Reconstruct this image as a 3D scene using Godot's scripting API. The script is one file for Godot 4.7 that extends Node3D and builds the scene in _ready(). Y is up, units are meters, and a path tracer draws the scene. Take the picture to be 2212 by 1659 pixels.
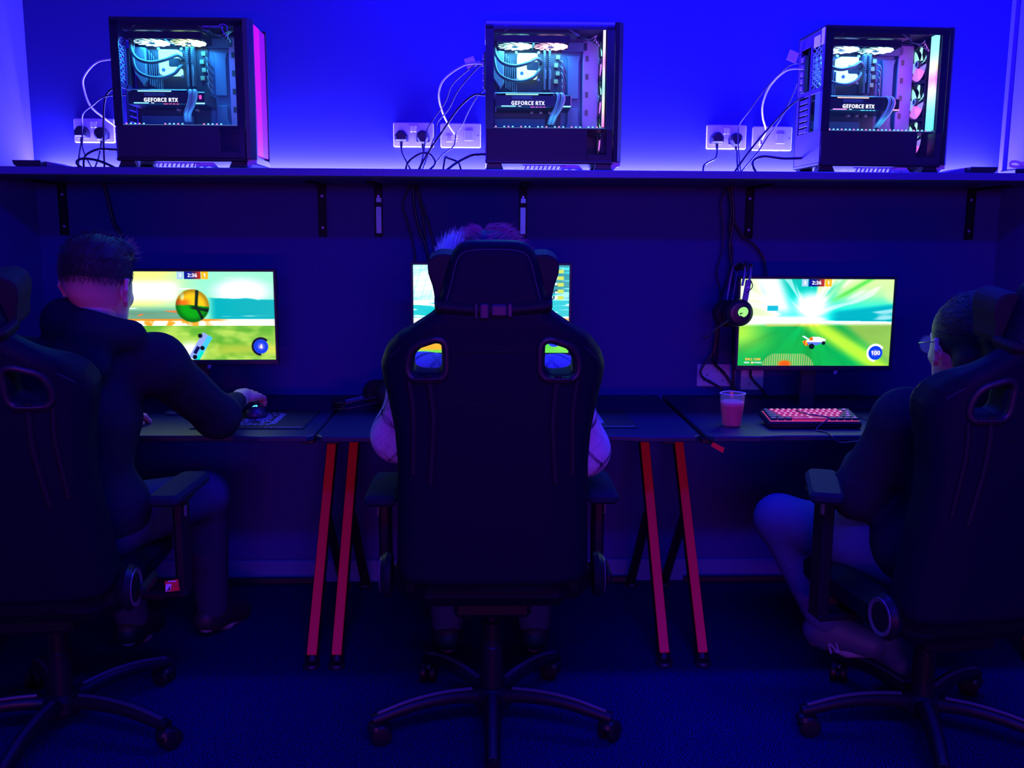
extends Node3D
# A dark gaming room lit by blue light strips: three desks with screens, three towers on a shelf, three seated players.

# ---------------------------------------------------------------- mesh helper
class MB:
	var v := PackedVector3Array()
	var n := PackedVector3Array()
	var t := PackedVector2Array()
	var ix := PackedInt32Array()
	var col := PackedColorArray()

	func put(p: Vector3, nn: Vector3, uv := Vector2.ZERO) -> int:
		v.append(p)
		n.append(nn)
		t.append(uv)
		return v.size() - 1

	func face(a: int, b: int, c: int) -> void:   # counter-clockwise seen from outside
		ix.append(a)
		ix.append(c)
		ix.append(b)

	func tri(a: Vector3, b: Vector3, c: Vector3) -> void:
		var nn := (b - a).cross(c - a).normalized()
		var i := put(a, nn)
		put(b, nn)
		put(c, nn)
		face(i, i + 1, i + 2)

	func quad(a: Vector3, b: Vector3, c: Vector3, d: Vector3) -> void:
		var nn := (b - a).cross(c - a).normalized()
		var i := put(a, nn, Vector2(0, 1))
		put(b, nn, Vector2(1, 1))
		put(c, nn, Vector2(1, 0))
		put(d, nn, Vector2(0, 0))
		face(i, i + 1, i + 2)
		face(i, i + 2, i + 3)

	func out_quad(a: Vector3, b: Vector3, c: Vector3, d: Vector3, o: Vector3) -> void:
		if (b - a).cross(c - a).dot((a + b + c + d) * 0.25 - o) < 0.0:
			quad(b, a, d, c)
		else:
			quad(a, b, c, d)

	func out_tri(a: Vector3, b: Vector3, c: Vector3, o: Vector3) -> void:
		if (b - a).cross(c - a).dot((a + b + c) / 3.0 - o) < 0.0:
			tri(b, a, c)
		else:
			tri(a, b, c)

	func box(c: Vector3, s: Vector3, bev := 0.0, x := Basis()) -> void:
		var h := s * 0.5
		bev = minf(bev, minf(h.x, minf(h.y, h.z)) * 0.95)
		var e := h - Vector3.ONE * bev
		var at := func(sg: Vector3, axis: int) -> Vector3:
			var p := sg * e
			p[axis] = sg[axis] * h[axis]
			return c + x * p
		for a in 3:
			var b := (a + 1) % 3
			var d := (a + 2) % 3
			for s1 in [-1.0, 1.0]:
				var q := []
				for k in [[-1.0, -1.0], [1.0, -1.0], [1.0, 1.0], [-1.0, 1.0]]:
					var sg := Vector3.ZERO
					sg[a] = s1
					sg[b] = k[0]
					sg[d] = k[1]
					q.append(at.call(sg, a))
				out_quad(q[0], q[1], q[2], q[3], c)
				if bev > 0.0:
					for s2 in [-1.0, 1.0]:
						var g0 := Vector3.ZERO
						g0[a] = s1
						g0[b] = s2
						g0[d] = -1.0
						var g1 := g0
						g1[d] = 1.0
						out_quad(at.call(g0, a), at.call(g1, a), at.call(g1, b), at.call(g0, b), c)
		if bev > 0.0:
			for sx in [-1.0, 1.0]:
				for sy in [-1.0, 1.0]:
					for sz in [-1.0, 1.0]:
						var sg := Vector3(sx, sy, sz)
						out_tri(at.call(sg, 0), at.call(sg, 1), at.call(sg, 2), c)

	func prism(poly: PackedVector2Array, z0: float, z1: float, xf := Transform3D(), bev := 0.0) -> void:
		# a polygon in x, y pushed from z0 to z1 (z1 > z0), its rims chamfered
		var p := poly
		if not Geometry2D.is_polygon_clockwise(p):
			p = p.duplicate()
			p.reverse()
		p.reverse()
		if not Geometry2D.is_polygon_clockwise(p) == false:
			p.reverse()
		var area := 0.0
		var m := p.size()
		for i in m:
			area += p[i].cross(p[(i + 1) % m])
		if area < 0.0:
			p.reverse()
		var inner := p.duplicate()
		if bev > 0.0:
			for i in m:
				var d0 := (p[i] - p[(i + m - 1) % m]).normalized()
				var d1 := (p[(i + 1) % m] - p[i]).normalized()
				var nn := (Vector2(-d0.y, d0.x) + Vector2(-d1.y, d1.x))
				var l := nn.length_squared()
				inner[i] = p[i] + nn * (2.0 * bev / maxf(l, 0.8))
		var idx := Geometry2D.triangulate_polygon(inner)
		for k in range(0, idx.size(), 3):
			var a := inner[idx[k]]
			var b := inner[idx[k + 1]]
			var c := inner[idx[k + 2]]
			if (b - a).cross(c - a) < 0.0:
				var q := b
				b = c
				c = q
			tri(xf * Vector3(a.x, a.y, z1), xf * Vector3(b.x, b.y, z1), xf * Vector3(c.x, c.y, z1))
			tri(xf * Vector3(a.x, a.y, z0), xf * Vector3(c.x, c.y, z0), xf * Vector3(b.x, b.y, z0))
		for i in m:
			var j := (i + 1) % m
			var a := p[i]
			var b := p[j]
			quad(xf * Vector3(a.x, a.y, z0 + bev), xf * Vector3(b.x, b.y, z0 + bev), xf * Vector3(b.x, b.y, z1 - bev), xf * Vector3(a.x, a.y, z1 - bev))
			if bev > 0.0:
				var c := inner[i]
				var d := inner[j]
				quad(xf * Vector3(a.x, a.y, z1 - bev), xf * Vector3(b.x, b.y, z1 - bev), xf * Vector3(d.x, d.y, z1), xf * Vector3(c.x, c.y, z1))
				quad(xf * Vector3(c.x, c.y, z0), xf * Vector3(d.x, d.y, z0), xf * Vector3(b.x, b.y, z0 + bev), xf * Vector3(a.x, a.y, z0 + bev))

	func tube(raw: Array, r: float, sides := 8, sub := 4, closed := false, r_end := -1.0, flat := 1.0) -> void:
		# a swept round bar through points, smoothed with sub steps between them
		var p := PackedVector3Array()
		var m := raw.size()
		if sub <= 1 or m < 3:
			for q in raw:
				p.append(q)
		else:
			var last := m if closed else m - 1
			for i in last:
				var a: Vector3 = raw[(i + m - 1) % m] if closed or i > 0 else raw[0] * 2.0 - raw[1]
				var b: Vector3 = raw[i]
				var c: Vector3 = raw[(i + 1) % m]
				var d: Vector3 = raw[(i + 2) % m] if closed or i + 2 < m else raw[m - 1] * 2.0 - raw[m - 2]
				for k in sub:
					p.append(b.cubic_interpolate(c, a, d, float(k) / sub))
			if not closed:
				p.append(raw[m - 1])
		var cnt := p.size()
		var up := Vector3.UP
		var first := v.size()
		for i in cnt:
			var tg := Vector3.ZERO
			if closed:
				tg = p[(i + 1) % cnt] - p[(i + cnt - 1) % cnt]
			else:
				tg = p[mini(i + 1, cnt - 1)] - p[maxi(i - 1, 0)]
			tg = tg.normalized()
			if i == 0:
				up = Vector3.UP if absf(tg.y) < 0.9 else Vector3.RIGHT
			up = (up - tg * up.dot(tg)).normalized()
			var side := tg.cross(up)
			var rr := r if r_end < 0.0 else lerpf(r, r_end, float(i) / maxf(cnt - 1, 1))
			for k in sides:
				var an := TAU * k / sides
				var d := side * cos(an) * flat + up * sin(an)
				put(p[i] + d * rr, d.normalized(), Vector2(float(k) / sides, float(i) / cnt))
		var rings := cnt if closed else cnt - 1
		for i in rings:
			for k in sides:
				var a := first + i * sides + k
				var b := first + i * sides + (k + 1) % sides
				var c := first + ((i + 1) % cnt) * sides + (k + 1) % sides
				var d := first + ((i + 1) % cnt) * sides + k
				face(a, c, b)
				face(a, d, c)
		if not closed:
			for en in 2:
				var i0 := first if en == 0 else first + (cnt - 1) * sides
				var ctr := p[0] if en == 0 else p[cnt - 1]
				var nn := (p[0] - p[1]).normalized() if en == 0 else (p[cnt - 1] - p[cnt - 2]).normalized()
				var c0 := put(ctr, nn)
				for k in sides:
					put(v[i0 + k], nn)
				for k in sides:
					if en == 0:
						face(c0, c0 + 1 + k, c0 + 1 + (k + 1) % sides)
					else:
						face(c0, c0 + 1 + (k + 1) % sides, c0 + 1 + k)

	func lathe(prof: Array, segs: int, xf := Transform3D()) -> void:
		# prof: [radius, height] pairs turned about y, from the bottom outwards to the top
		for i in prof.size() - 1:
			var r0: float = prof[i][0]
			var y0: float = prof[i][1]
			var r1: float = prof[i + 1][0]
			var y1: float = prof[i + 1][1]
			var nn := Vector2(y1 - y0, r0 - r1).normalized()
			var first := v.size()
			for k in segs + 1:
				var an := TAU * k / segs
				var c := cos(an)
				var s := sin(an)
				var d := (xf.basis * Vector3(nn.x * c, nn.y, nn.x * s)).normalized()
				put(xf * Vector3(r0 * c, y0, r0 * s), d, Vector2(float(k) / segs, 0))
				put(xf * Vector3(r1 * c, y1, r1 * s), d, Vector2(float(k) / segs, 1))
			for k in segs:
				var a := first + k * 2
				if r0 > 0.0:
					face(a, a + 1, a + 2)
				if r1 > 0.0:
					face(a + 1, a + 3, a + 2)

	func nets(f: PackedFloat32Array, nx: int, ny: int, nz: int, o: Vector3, cell: float) -> void:
		# surface nets of a distance field sampled on a grid
		var sy := nx
		var sz := nx * ny
		var id := PackedInt32Array()
		id.resize(nx * ny * nz)
		var corner := PackedInt32Array([0, 1, sy, sy + 1, sz, sz + 1, sz + sy, sz + sy + 1])
		var edges := PackedInt32Array([0, 1, 0, 2, 0, 4, 1, 3, 1, 5, 2, 3, 2, 6, 3, 7, 4, 5, 4, 6, 5, 7, 6, 7])
		var far := cell * 2.5
		for z in range(1, nz - 2):
			for y in range(1, ny - 2):
				var row := z * sz + y * sy
				for x in range(1, nx - 2):
					var i := row + x
					if absf(f[i]) > far:
						continue
					var inside := 0
					for k in 8:
						if f[i + corner[k]] < 0.0:
							inside += 1
					if inside == 0 or inside == 8:
						continue
					var sum := Vector3.ZERO
					var hits := 0
					for k in range(0, 24, 2):
						var a := edges[k]
						var b := edges[k + 1]
						var fa := f[i + corner[a]]
						var fb := f[i + corner[b]]
						if (fa < 0.0) != (fb < 0.0):
							var w := fa / (fa - fb)
							sum += Vector3(a & 1, (a >> 1) & 1, a >> 2).lerp(Vector3(b & 1, (b >> 1) & 1, b >> 2), w)
							hits += 1
					var q := sum / hits
					var g := Vector3(f[i + 1] + f[i + 1 + sy] + f[i + 1 + sz] + f[i + 1 + sy + sz] - f[i] - f[i + sy] - f[i + sz] - f[i + sy + sz],
						f[i + sy] + f[i + 1 + sy] + f[i + sy + sz] + f[i + 1 + sy + sz] - f[i] - f[i + 1] - f[i + sz] - f[i + 1 + sz],
						f[i + sz] + f[i + 1 + sz] + f[i + sy + sz] + f[i + 1 + sy + sz] - f[i] - f[i + 1] - f[i + sy] - f[i + 1 + sy])
					id[i] = put(o + (Vector3(x, y, z) + q) * cell, g.normalized()) + 1
		for z in range(1, nz - 2):
			for y in range(1, ny - 2):
				var row := z * sz + y * sy
				for x in range(1, nx - 2):
					var i := row + x
					var fi := f[i]
					if absf(fi) > far:
						continue
					var ins := fi < 0.0
					if (f[i + 1] < 0.0) != ins:
						ring(id, i, i - sy, i - sy - sz, i - sz, ins)
					if (f[i + sy] < 0.0) != ins:
						ring(id, i, i - sz, i - sz - 1, i - 1, ins)
					if (f[i + sz] < 0.0) != ins:
						ring(id, i, i - 1, i - 1 - sy, i - sy, ins)

	func ring(id: PackedInt32Array, a: int, b: int, c: int, d: int, ins: bool) -> void:
		var p := id[a] - 1
		var q := id[b] - 1
		var r := id[c] - 1
		var s := id[d] - 1
		if p < 0 or q < 0 or r < 0 or s < 0:
			return
		if ins:
			face(p, q, r)
			face(p, r, s)
		else:
			face(p, r, q)
			face(p, s, r)

	func blob(prims: Array, cell: float, k: float) -> void:
		# tapered capsules [a, b, ra, rb], ellipsoids [centre, radii, basis], cuts [centre, radius, depth] joined smoothly
		var lo := Vector3.ONE * 1e9
		var hi := -lo
		for q in prims:
			var r: Vector3 = Vector3.ONE * maxf(q[2], q[3]) if q.size() == 4 else Vector3.ONE * maxf(q[1].x, maxf(q[1].y, q[1].z))
			lo = lo.min(q[0] - r)
			hi = hi.max(q[0] + r)
			if q.size() == 4:
				lo = lo.min(q[1] - r)
				hi = hi.max(q[1] + r)
		var pad := Vector3.ONE * (cell * 4.0)
		lo -= pad
		hi += pad
		var nx := int((hi.x - lo.x) / cell) + 2
		var ny := int((hi.y - lo.y) / cell) + 2
		var nz := int((hi.z - lo.z) / cell) + 2
		var f := PackedFloat32Array()
		f.resize(nx * ny * nz)
		f.fill(1.0)
		for q in prims:
			var cap: bool = q.size() == 4
			var a: Vector3 = q[0]
			var b: Vector3 = q[1] if cap else q[0]
			var ra: float = q[2] if cap else 0.0
			var rb: float = q[3] if cap else 0.0
			var er: Vector3 = Vector3.ONE if cap else q[1]
			var eb: Basis = Basis() if cap else (q[2] as Basis).transposed()
			var reach := (maxf(ra, rb) if cap else maxf(er.x, maxf(er.y, er.z))) + k + cell * 3.0
			var l := (a.min(b) - Vector3.ONE * reach - lo) / cell
			var h := (a.max(b) + Vector3.ONE * reach - lo) / cell
			var ab := b - a
			var ll := maxf(ab.length_squared(), 1e-9)
			var em := minf(er.x, minf(er.y, er.z))
			for z in range(maxi(0, int(l.z)), mini(nz, int(h.z) + 1)):
				for y in range(maxi(0, int(l.y)), mini(ny, int(h.y) + 1)):
					var i := z * nx * ny + y * nx + maxi(0, int(l.x))
					for x in range(maxi(0, int(l.x)), mini(nx, int(h.x) + 1)):
						var p := lo + Vector3(x, y, z) * cell - a
						var d := 0.0
						if cap:
							var w := clampf(p.dot(ab) / ll, 0.0, 1.0)
							d = (p - ab * w).length() - lerpf(ra, rb, w)
						else:
							var e := eb * p / er
							var el := e.length()
							d = (el - 1.0) * (em if el < 1e-4 else minf(el / maxf((e / er).length(), 1e-6), reach))
						var c := f[i]
						var gap := c - d
						if absf(gap) < k:
							var u := (k - absf(gap)) / k
							f[i] = minf(c, d) - u * u * k * 0.25
						elif gap > 0.0:
							f[i] = d
						i += 1
		nets(f, nx, ny, nz, lo, cell)

	func add(o: MB, xf: Transform3D) -> void:
		var base := v.size()
		var flip := xf.basis.determinant() < 0.0
		for i in o.v.size():
			put(xf * o.v[i], (xf.basis * o.n[i]).normalized(), o.t[i])
		for i in range(0, o.ix.size(), 3):
			ix.append(base + o.ix[i])
			ix.append(base + o.ix[i + (2 if flip else 1)])
			ix.append(base + o.ix[i + (1 if flip else 2)])

	func shift(d: Vector3) -> MB:
		for i in v.size():
			v[i] += d
		return self

	func mesh(into: ArrayMesh = null) -> ArrayMesh:
		var am := into if into else ArrayMesh.new()
		var arr := []
		arr.resize(Mesh.ARRAY_MAX)
		arr[Mesh.ARRAY_VERTEX] = v
		arr[Mesh.ARRAY_NORMAL] = n
		arr[Mesh.ARRAY_TEX_UV] = t
		arr[Mesh.ARRAY_INDEX] = ix
		if col.size() == v.size():
			arr[Mesh.ARRAY_COLOR] = col
		am.add_surface_from_arrays(Mesh.PRIMITIVE_TRIANGLES, arr)
		return am


# ---------------------------------------------------------------- node helpers
var mats := {}
var rng := RandomNumberGenerator.new()

func mat(key: String, r: float, g: float, b: float, rough := 0.6, metal := 0.0, spec := 0.5) -> StandardMaterial3D:
	if mats.has(key):
		return mats[key]
	var m := StandardMaterial3D.new()
	m.resource_name = key
	m.albedo_color = Color(r, g, b).linear_to_srgb()
	m.roughness = rough
	m.metallic = metal
	m.metallic_specular = spec
	mats[key] = m
	return m

func glow(key: String, r: float, g: float, b: float, power := 1.0) -> StandardMaterial3D:
	if mats.has(key):
		return mats[key]
	var m := mat(key, r * 0.5, g * 0.5, b * 0.5, 0.5)
	m.emission_enabled = true
	m.emission = Color(r, g, b).linear_to_srgb()
	m.emission_energy_multiplier = power
	return m

func thing(called: String, label: String, category: String, at := Vector3.ZERO, turn := 0.0, group := "") -> Node3D:
	var o := Node3D.new()
	o.name = called
	add_child(o, true)
	o.position = at
	o.rotation.y = turn
	return tag(o, label, category, group)

func tag(o: Node3D, label: String, category: String, group := "") -> Node3D:
	o.set_meta("label", label)
	o.set_meta("category", category)
	if group != "":
		o.set_meta("group", group)
	return o

func part(called: String, mesh: Mesh, m: Material, parent: Node3D, at := Vector3.ZERO, rot := Vector3.ZERO) -> MeshInstance3D:
	var o := MeshInstance3D.new()
	o.name = called
	o.mesh = mesh
	if m:
		o.material_override = m
	parent.add_child(o, true)
	o.position = at
	o.rotation = rot
	return o

func structure(called: String, mesh: Mesh, m: Material, label: String, category: String) -> MeshInstance3D:
	var o := part(called, mesh, m, self)
	o.set_meta("kind", "structure")
	tag(o, label, category)
	return o

func box(c: Vector3, s: Vector3, bev := 0.0) -> ArrayMesh:
	var b := MB.new()
	b.box(c, s, bev)
	return b.mesh()

func pts(a: Array) -> Array:
	var o := []
	for q in a:
		o.append(Vector3(q[0], q[1], q[2]))
	return o

func poly(a: Array) -> PackedVector2Array:
	var o := PackedVector2Array()
	for q in a:
		o.append(Vector2(q[0], q[1]))
	return o

func rounded(w: float, h: float, r: float, c := Vector2.ZERO, seg := 4) -> PackedVector2Array:
	var o := PackedVector2Array()
	for k in 4:
		var cc := c + Vector2((w * 0.5 - r) * (1 if k == 0 or k == 3 else -1), (h * 0.5 - r) * (1 if k < 2 else -1))
		for s in seg + 1:
			var an := PI * 0.5 * (k + float(s) / seg)
			o.append(cc + Vector2(cos(an), sin(an)) * r)
	return o

func soften(p: PackedVector2Array, r: float, seg := 4) -> PackedVector2Array:
	var o := PackedVector2Array()
	var m := p.size()
	for i in m:
		var a := p[(i + m - 1) % m]
		var b := p[i]
		var c := p[(i + 1) % m]
		var q := minf(r, minf((a - b).length(), (c - b).length()) * 0.45)
		var s0 := b + (a - b).normalized() * q
		var s1 := b + (c - b).normalized() * q
		for k in seg + 1:
			var w := float(k) / seg
			o.append(s0.lerp(b, w).lerp(b.lerp(s1, w), w))
	return o

func plate(p: PackedVector2Array, z0: float, z1: float, bev := 0.0) -> ArrayMesh:
	var b := MB.new()
	b.prism(p, z0, z1, Transform3D(), bev)
	return b.mesh()

func tube(p: Array, r: float, sides := 8, sub := 4, closed := false, r_end := -1.0) -> ArrayMesh:
	var b := MB.new()
	b.tube(p, r, sides, sub, closed, r_end)
	return b.mesh()

func turned(prof: Array, segs := 24, xf := Transform3D()) -> ArrayMesh:
	var b := MB.new()
	b.lathe(prof, segs, xf)
	return b.mesh()

const FRONT := Basis(Vector3(1, 0, 0), Vector3(0, 0, 1), Vector3(0, -1, 0))   # turns a lathe's y towards z

func lettering(text: String, h: float, depth: float, bold := true) -> TextMesh:
	var f := SystemFont.new()
	f.font_names = PackedStringArray(["Droid Sans"])
	f.font_weight = 700 if bold else 400
	var tm := TextMesh.new()
	tm.text = text
	tm.font = f
	tm.font_size = 48
	tm.pixel_size = h / 36.0
	tm.depth = depth
	tm.curve_step = 2.0
	return tm

func noise_tex(freq: float, seed_: int, size := 512, normal := false, bump := 4.0, ramp: Gradient = null) -> NoiseTexture2D:
	var f := FastNoiseLite.new()
	f.seed = seed_
	f.noise_type = FastNoiseLite.TYPE_SIMPLEX_SMOOTH
	f.frequency = freq
	f.fractal_octaves = 4
	var nt := NoiseTexture2D.new()
	nt.width = size
	nt.height = size
	nt.seamless = true
	nt.as_normal_map = normal
	nt.bump_strength = bump
	nt.noise = f
	if ramp:
		nt.color_ramp = ramp
	return nt

func grain(m: StandardMaterial3D, scale: float, strength: float, freq := 0.08, seed_ := 1) -> StandardMaterial3D:
	m.uv1_triplanar = true
	m.uv1_scale = Vector3.ONE * scale
	m.normal_enabled = true
	var key := "grain%s%d" % [freq, seed_]
	if not mats.has(key):
		mats[key] = noise_tex(freq, seed_, 512, true, 6.0)
	m.normal_texture = mats[key]
	m.normal_scale = strength
	return m

func area_light(called: String, parent: Node3D, at: Vector3, towards: Vector3, size: Vector2, c: Color, energy: float) -> AreaLight3D:
	var l := AreaLight3D.new()
	l.name = called
	parent.add_child(l, true)
	l.area_size = size
	l.area_normalize_energy = true
	l.light_color = c.linear_to_srgb()
	l.light_energy = energy
	l.area_range = 12.0
	l.area_attenuation = 2.0
	l.shadow_enabled = true
	l.position = at
	var up := Vector3.UP if absf(towards.normalized().y) < 0.95 else Vector3.BACK
	l.basis = Basis.looking_at(towards, up)
	return l

func _ready() -> void:
	rng.seed = 7
	# ---------------- camera
	var cam := Camera3D.new()
	cam.name = "camera"
	add_child(cam)
	cam.fov = rad_to_deg(2.0 * atan(829.5 / 2000.0))
	cam.near = 0.05
	cam.far = 40.0
	cam.position = Vector3(0, 1.341, 3.5)
	cam.basis = Basis(Vector3.UP, -deg_to_rad(1.5)) * Basis(Vector3.RIGHT, -deg_to_rad(9.0)) * Basis(Vector3.BACK, deg_to_rad(0.29))
	cam.current = true
	# ---------------- sky (a closed room sees none of it) and exposure
	var env := Environment.new()
	env.background_mode = Environment.BG_COLOR
	env.background_color = Color(0, 0, 0)
	env.tonemap_mode = Environment.TONE_MAPPER_LINEAR
	env.tonemap_exposure = 1.0
	env.sdfgi_enabled = true
	env.ssao_enabled = true
	env.ssil_enabled = true
	var we := WorldEnvironment.new()
	we.name = "world_environment"
	we.environment = env
	add_child(we)
	# ---------------- large lights: shelf strip, unseen blue lamps overhead and behind the camera, added red fill
	var shelf_c := Color(0.10, 0.09, 1.0)
	var blue := Color(0.006, 0.003, 1.0)
	var pale := Color(0.075, 0.068, 1.0)
	var strip := thing("led_strip", "blue LED strip lying along the back edge of the high shelf", "light strip", Vector3(0.13, 1.554, 0.021))
	part("light_tape", box(Vector3(0, 0.003, 0), Vector3(3.5, 0.005, 0.012)), glow("led tape", 0.10, 0.09, 1.0, 1.0), strip)
	area_light("strip_light", strip, Vector3(0, 0.008, 0), Vector3(0, 1, 0.25), Vector2(3.5, 0.012), shelf_c, 19.0)
	var over := thing("unseen_ceiling_lamp", "unseen blue ceiling lamp above the shelf, out of view, lighting the upper wall", "light", Vector3(0.75, 2.72, 0.55))  # unseen lamp, placed to light the wall above the shelf
	part("unseen_lens", box(Vector3.ZERO, Vector3(2.3, 0.03, 0.40), 0.008), glow("blue lens", 0.006, 0.003, 1.0, 1.0), over)
	area_light("unseen_ceiling_light", over, Vector3(0, -0.025, 0), Vector3(0.0, -1, -0.75), Vector2(2.3, 0.36), blue, 17.0)
	var mid := thing("unseen_ceiling_lamp", "unseen blue ceiling lamp out of view overhead, lighting the floor and chairs", "light", Vector3(0.3, 2.72, 3.5))  # out of view overhead, placed to light the floor and chairs
	part("unseen_lens", box(Vector3.ZERO, Vector3(1.8, 0.03, 0.3), 0.008), glow("blue lens", 0.006, 0.003, 1.0, 1.0), mid)
	area_light("unseen_room_light", mid, Vector3(0, -0.025, 0), Vector3(0.0, -1, 0), Vector2(1.8, 0.3), blue, 13.0)
	var opposite := thing("unseen_wall_lamp", "unseen pale blue light behind the camera, out of view, lighting the lower wall", "light", Vector3(0.3, 1.75, 5.97))  # unseen source behind the camera, lighting the lower back wall
	part("unseen_lens", box(Vector3.ZERO, Vector3(2.0, 0.4, 0.03), 0.008), glow("panel lens", 0.075, 0.068, 1.0, 1.0), opposite)
	area_light("unseen_wall_glow", opposite, Vector3(0, 0, -0.03), Vector3(0, 0, -1), Vector2(2.0, 0.4), pale, 9.0)
	var added_red_lamp := thing("added_red_fill", "added red fill light behind the camera, reddening the desk legs", "light", Vector3(0.2, 0.55, 5.97))  # added red fill, there to bring out the desk legs
	part("unseen_lens", box(Vector3.ZERO, Vector3(1.6, 0.10, 0.03), 0.008), glow("added red lens", 1.0, 0.03, 0.10, 1.0), added_red_lamp)
	area_light("added_red_light", added_red_lamp, Vector3(0, 0, -0.03), Vector3(0, 0, -1), Vector2(1.6, 0.10), Color(1.0, 0.02, 0.08), 3.4)
	build_room()
	build_shelf()
	build_desks()
	build_screens()
	build_towers()
	build_sockets()
	build_cables()
	build_desk_things()
	build_chairs()
	build_people()

# ---------------------------------------------------------------- the room
func build_room() -> void:
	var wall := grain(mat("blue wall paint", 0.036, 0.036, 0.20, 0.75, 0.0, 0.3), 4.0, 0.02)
	var side := grain(mat("wall paint with strip light", 0.09, 0.07, 0.30, 0.75, 0.0, 0.3), 4.0, 0.02)  # same paint as the back wall, with strip light lightened into it
	var ceil_m := mat("ceiling paint", 0.08, 0.08, 0.25, 0.9)
	var carpet := mat("carpet", 0.009, 0.02, 0.20, 1.0, 0.0, 0.1)
	var gr := Gradient.new()
	gr.set_color(0, Color(0.32, 0.32, 0.38))
	gr.set_color(1, Color(1, 1, 1))
	gr.set_offset(0, 0.25)
	gr.set_offset(1, 0.75)
	carpet.albedo_texture = noise_tex(0.09, 21, 512, false, 1.0, gr)
	carpet.uv1_triplanar = true
	carpet.uv1_world_triplanar = true
	carpet.uv1_scale = Vector3.ONE * 3.2
	carpet.normal_enabled = true
	carpet.normal_texture = noise_tex(0.25, 22, 512, true, 10.0)
	carpet.normal_scale = 0.8
	structure("floor", box(Vector3(0.13, -0.05, 3.0), Vector3(3.8, 0.1, 6.2)), carpet, "dark blue short-pile carpet covering the whole room", "floor")
	structure("ceiling", box(Vector3(0.13, 2.8, 3.0), Vector3(3.8, 0.1, 6.2)), ceil_m, "plain flat ceiling over the room", "ceiling")
	structure("wall_back", box(Vector3(0.13, 1.375, -0.05), Vector3(3.8, 2.75, 0.1)), wall, "blue painted wall behind the desks and shelf", "wall")
	structure("wall_front", box(Vector3(0.13, 1.375, 6.05), Vector3(3.8, 2.75, 0.1)), wall, "blue painted wall behind the camera", "wall")
	structure("wall_left", box(Vector3(-1.703, 1.375, 3.0), Vector3(0.1, 2.75, 6.0)), side, "side wall at the left end of the shelf, strip light in its colour", "wall")
	structure("wall_right", box(Vector3(1.975, 1.375, 3.0), Vector3(0.1, 2.75, 6.0)), side, "side wall at the right end of the shelf, strip light in its colour", "wall")
	var bb := MB.new()
	bb.box(Vector3(0.136, 0.045, 0.008), Vector3(3.57, 0.09, 0.016), 0.004)
	structure("baseboard_back", bb.mesh(), mat("baseboard paint", 0.05, 0.12, 0.28, 0.5), "grey painted baseboard along the foot of the back wall", "baseboard")
	structure("trim_1", box(Vector3(1.915, 2.15, 0.013), Vector3(0.018, 1.19, 0.026), 0.002), side, "narrow upright cable trunking beside the right corner above the shelf", "trunking")

# ---------------------------------------------------------------- the high shelf and its brackets
func build_shelf() -> void:
	var lam := mat("black laminate", 0.035, 0.035, 0.075, 0.4)
	var s := thing("shelf", "long black laminate shelf carrying the three computer towers", "shelf", Vector3(0.136, 1.528, 0.25))
	part("board", box(Vector3(0, 0.0125, 0.0), Vector3(3.57, 0.025, 0.498), 0.002), lam, s)
	part("edge_band", box(Vector3(0, 0.0125, 0.2498), Vector3(3.57, 0.021, 0.0016)), mat("edge band", 0.05, 0.06, 0.30, 0.45), s)
	var metal := mat("bracket steel", 0.010, 0.012, 0.02, 0.45, 0.0, 0.2)
	var shiny := mat("bracket screen reflection", 0.14, 0.30, 0.36, 0.35, 0.4)  # teal screen reflection put into the colour of the bracket face
	var where := [[-1.557, 0, "in the dark far left corner behind the short-haired player"], [-0.612, 0, "first one left of the two close together, with two bright screws"], [-0.405, 1, "with screen glints coloured on its face, left of the hanging cables"], [0.129, 1, "with screen glints coloured on its face, above the middle chair"], [0.975, 0, "beside the cable bundle over the headset"], [1.811, 0, "in the dark far right corner above the bespectacled player"]]
	for w in where:
		var b := thing("shelf_bracket", "black steel shelf bracket " + w[2], "bracket", Vector3(w[0], 1.34, 0.0), 0.0, "shelf brackets")
		part("upright", box(Vector3(0, 0.094, 0.004), Vector3(0.028, 0.188, 0.006), 0.001), metal, b)
		for sx in [-1.0, 1.0]:
			part("flange", box(Vector3(0.0135 * sx, 0.094, 0.009), Vector3(0.002, 0.186, 0.010)), metal, b)
		if w[1] == 1:
			var face := MB.new()
			face.box(Vector3(0, 0.062, 0.0076), Vector3(0.019, 0.096, 0.0014))
			face.box(Vector3(0.001, 0.135, 0.0076), Vector3(0.018, 0.016, 0.0014))
			part("reflection_face", face.mesh(), shiny, b)
		part("arm", box(Vector3(0, 0.184, 0.13), Vector3(0.028, 0.005, 0.25), 0.001), metal, b)
		for y in [0.033, 0.148]:
			part("screw", turned([[0.0, 0.0], [0.0055, 0.0], [0.0055, 0.002], [0.004, 0.0034], [0.0016, 0.0034], [0.0014, 0.002], [0.0, 0.002]], 12, Transform3D(FRONT, Vector3(0, y, 0.0075))), mat("screw steel", 0.35, 0.3, 0.6, 0.35, 0.4), b)

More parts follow.
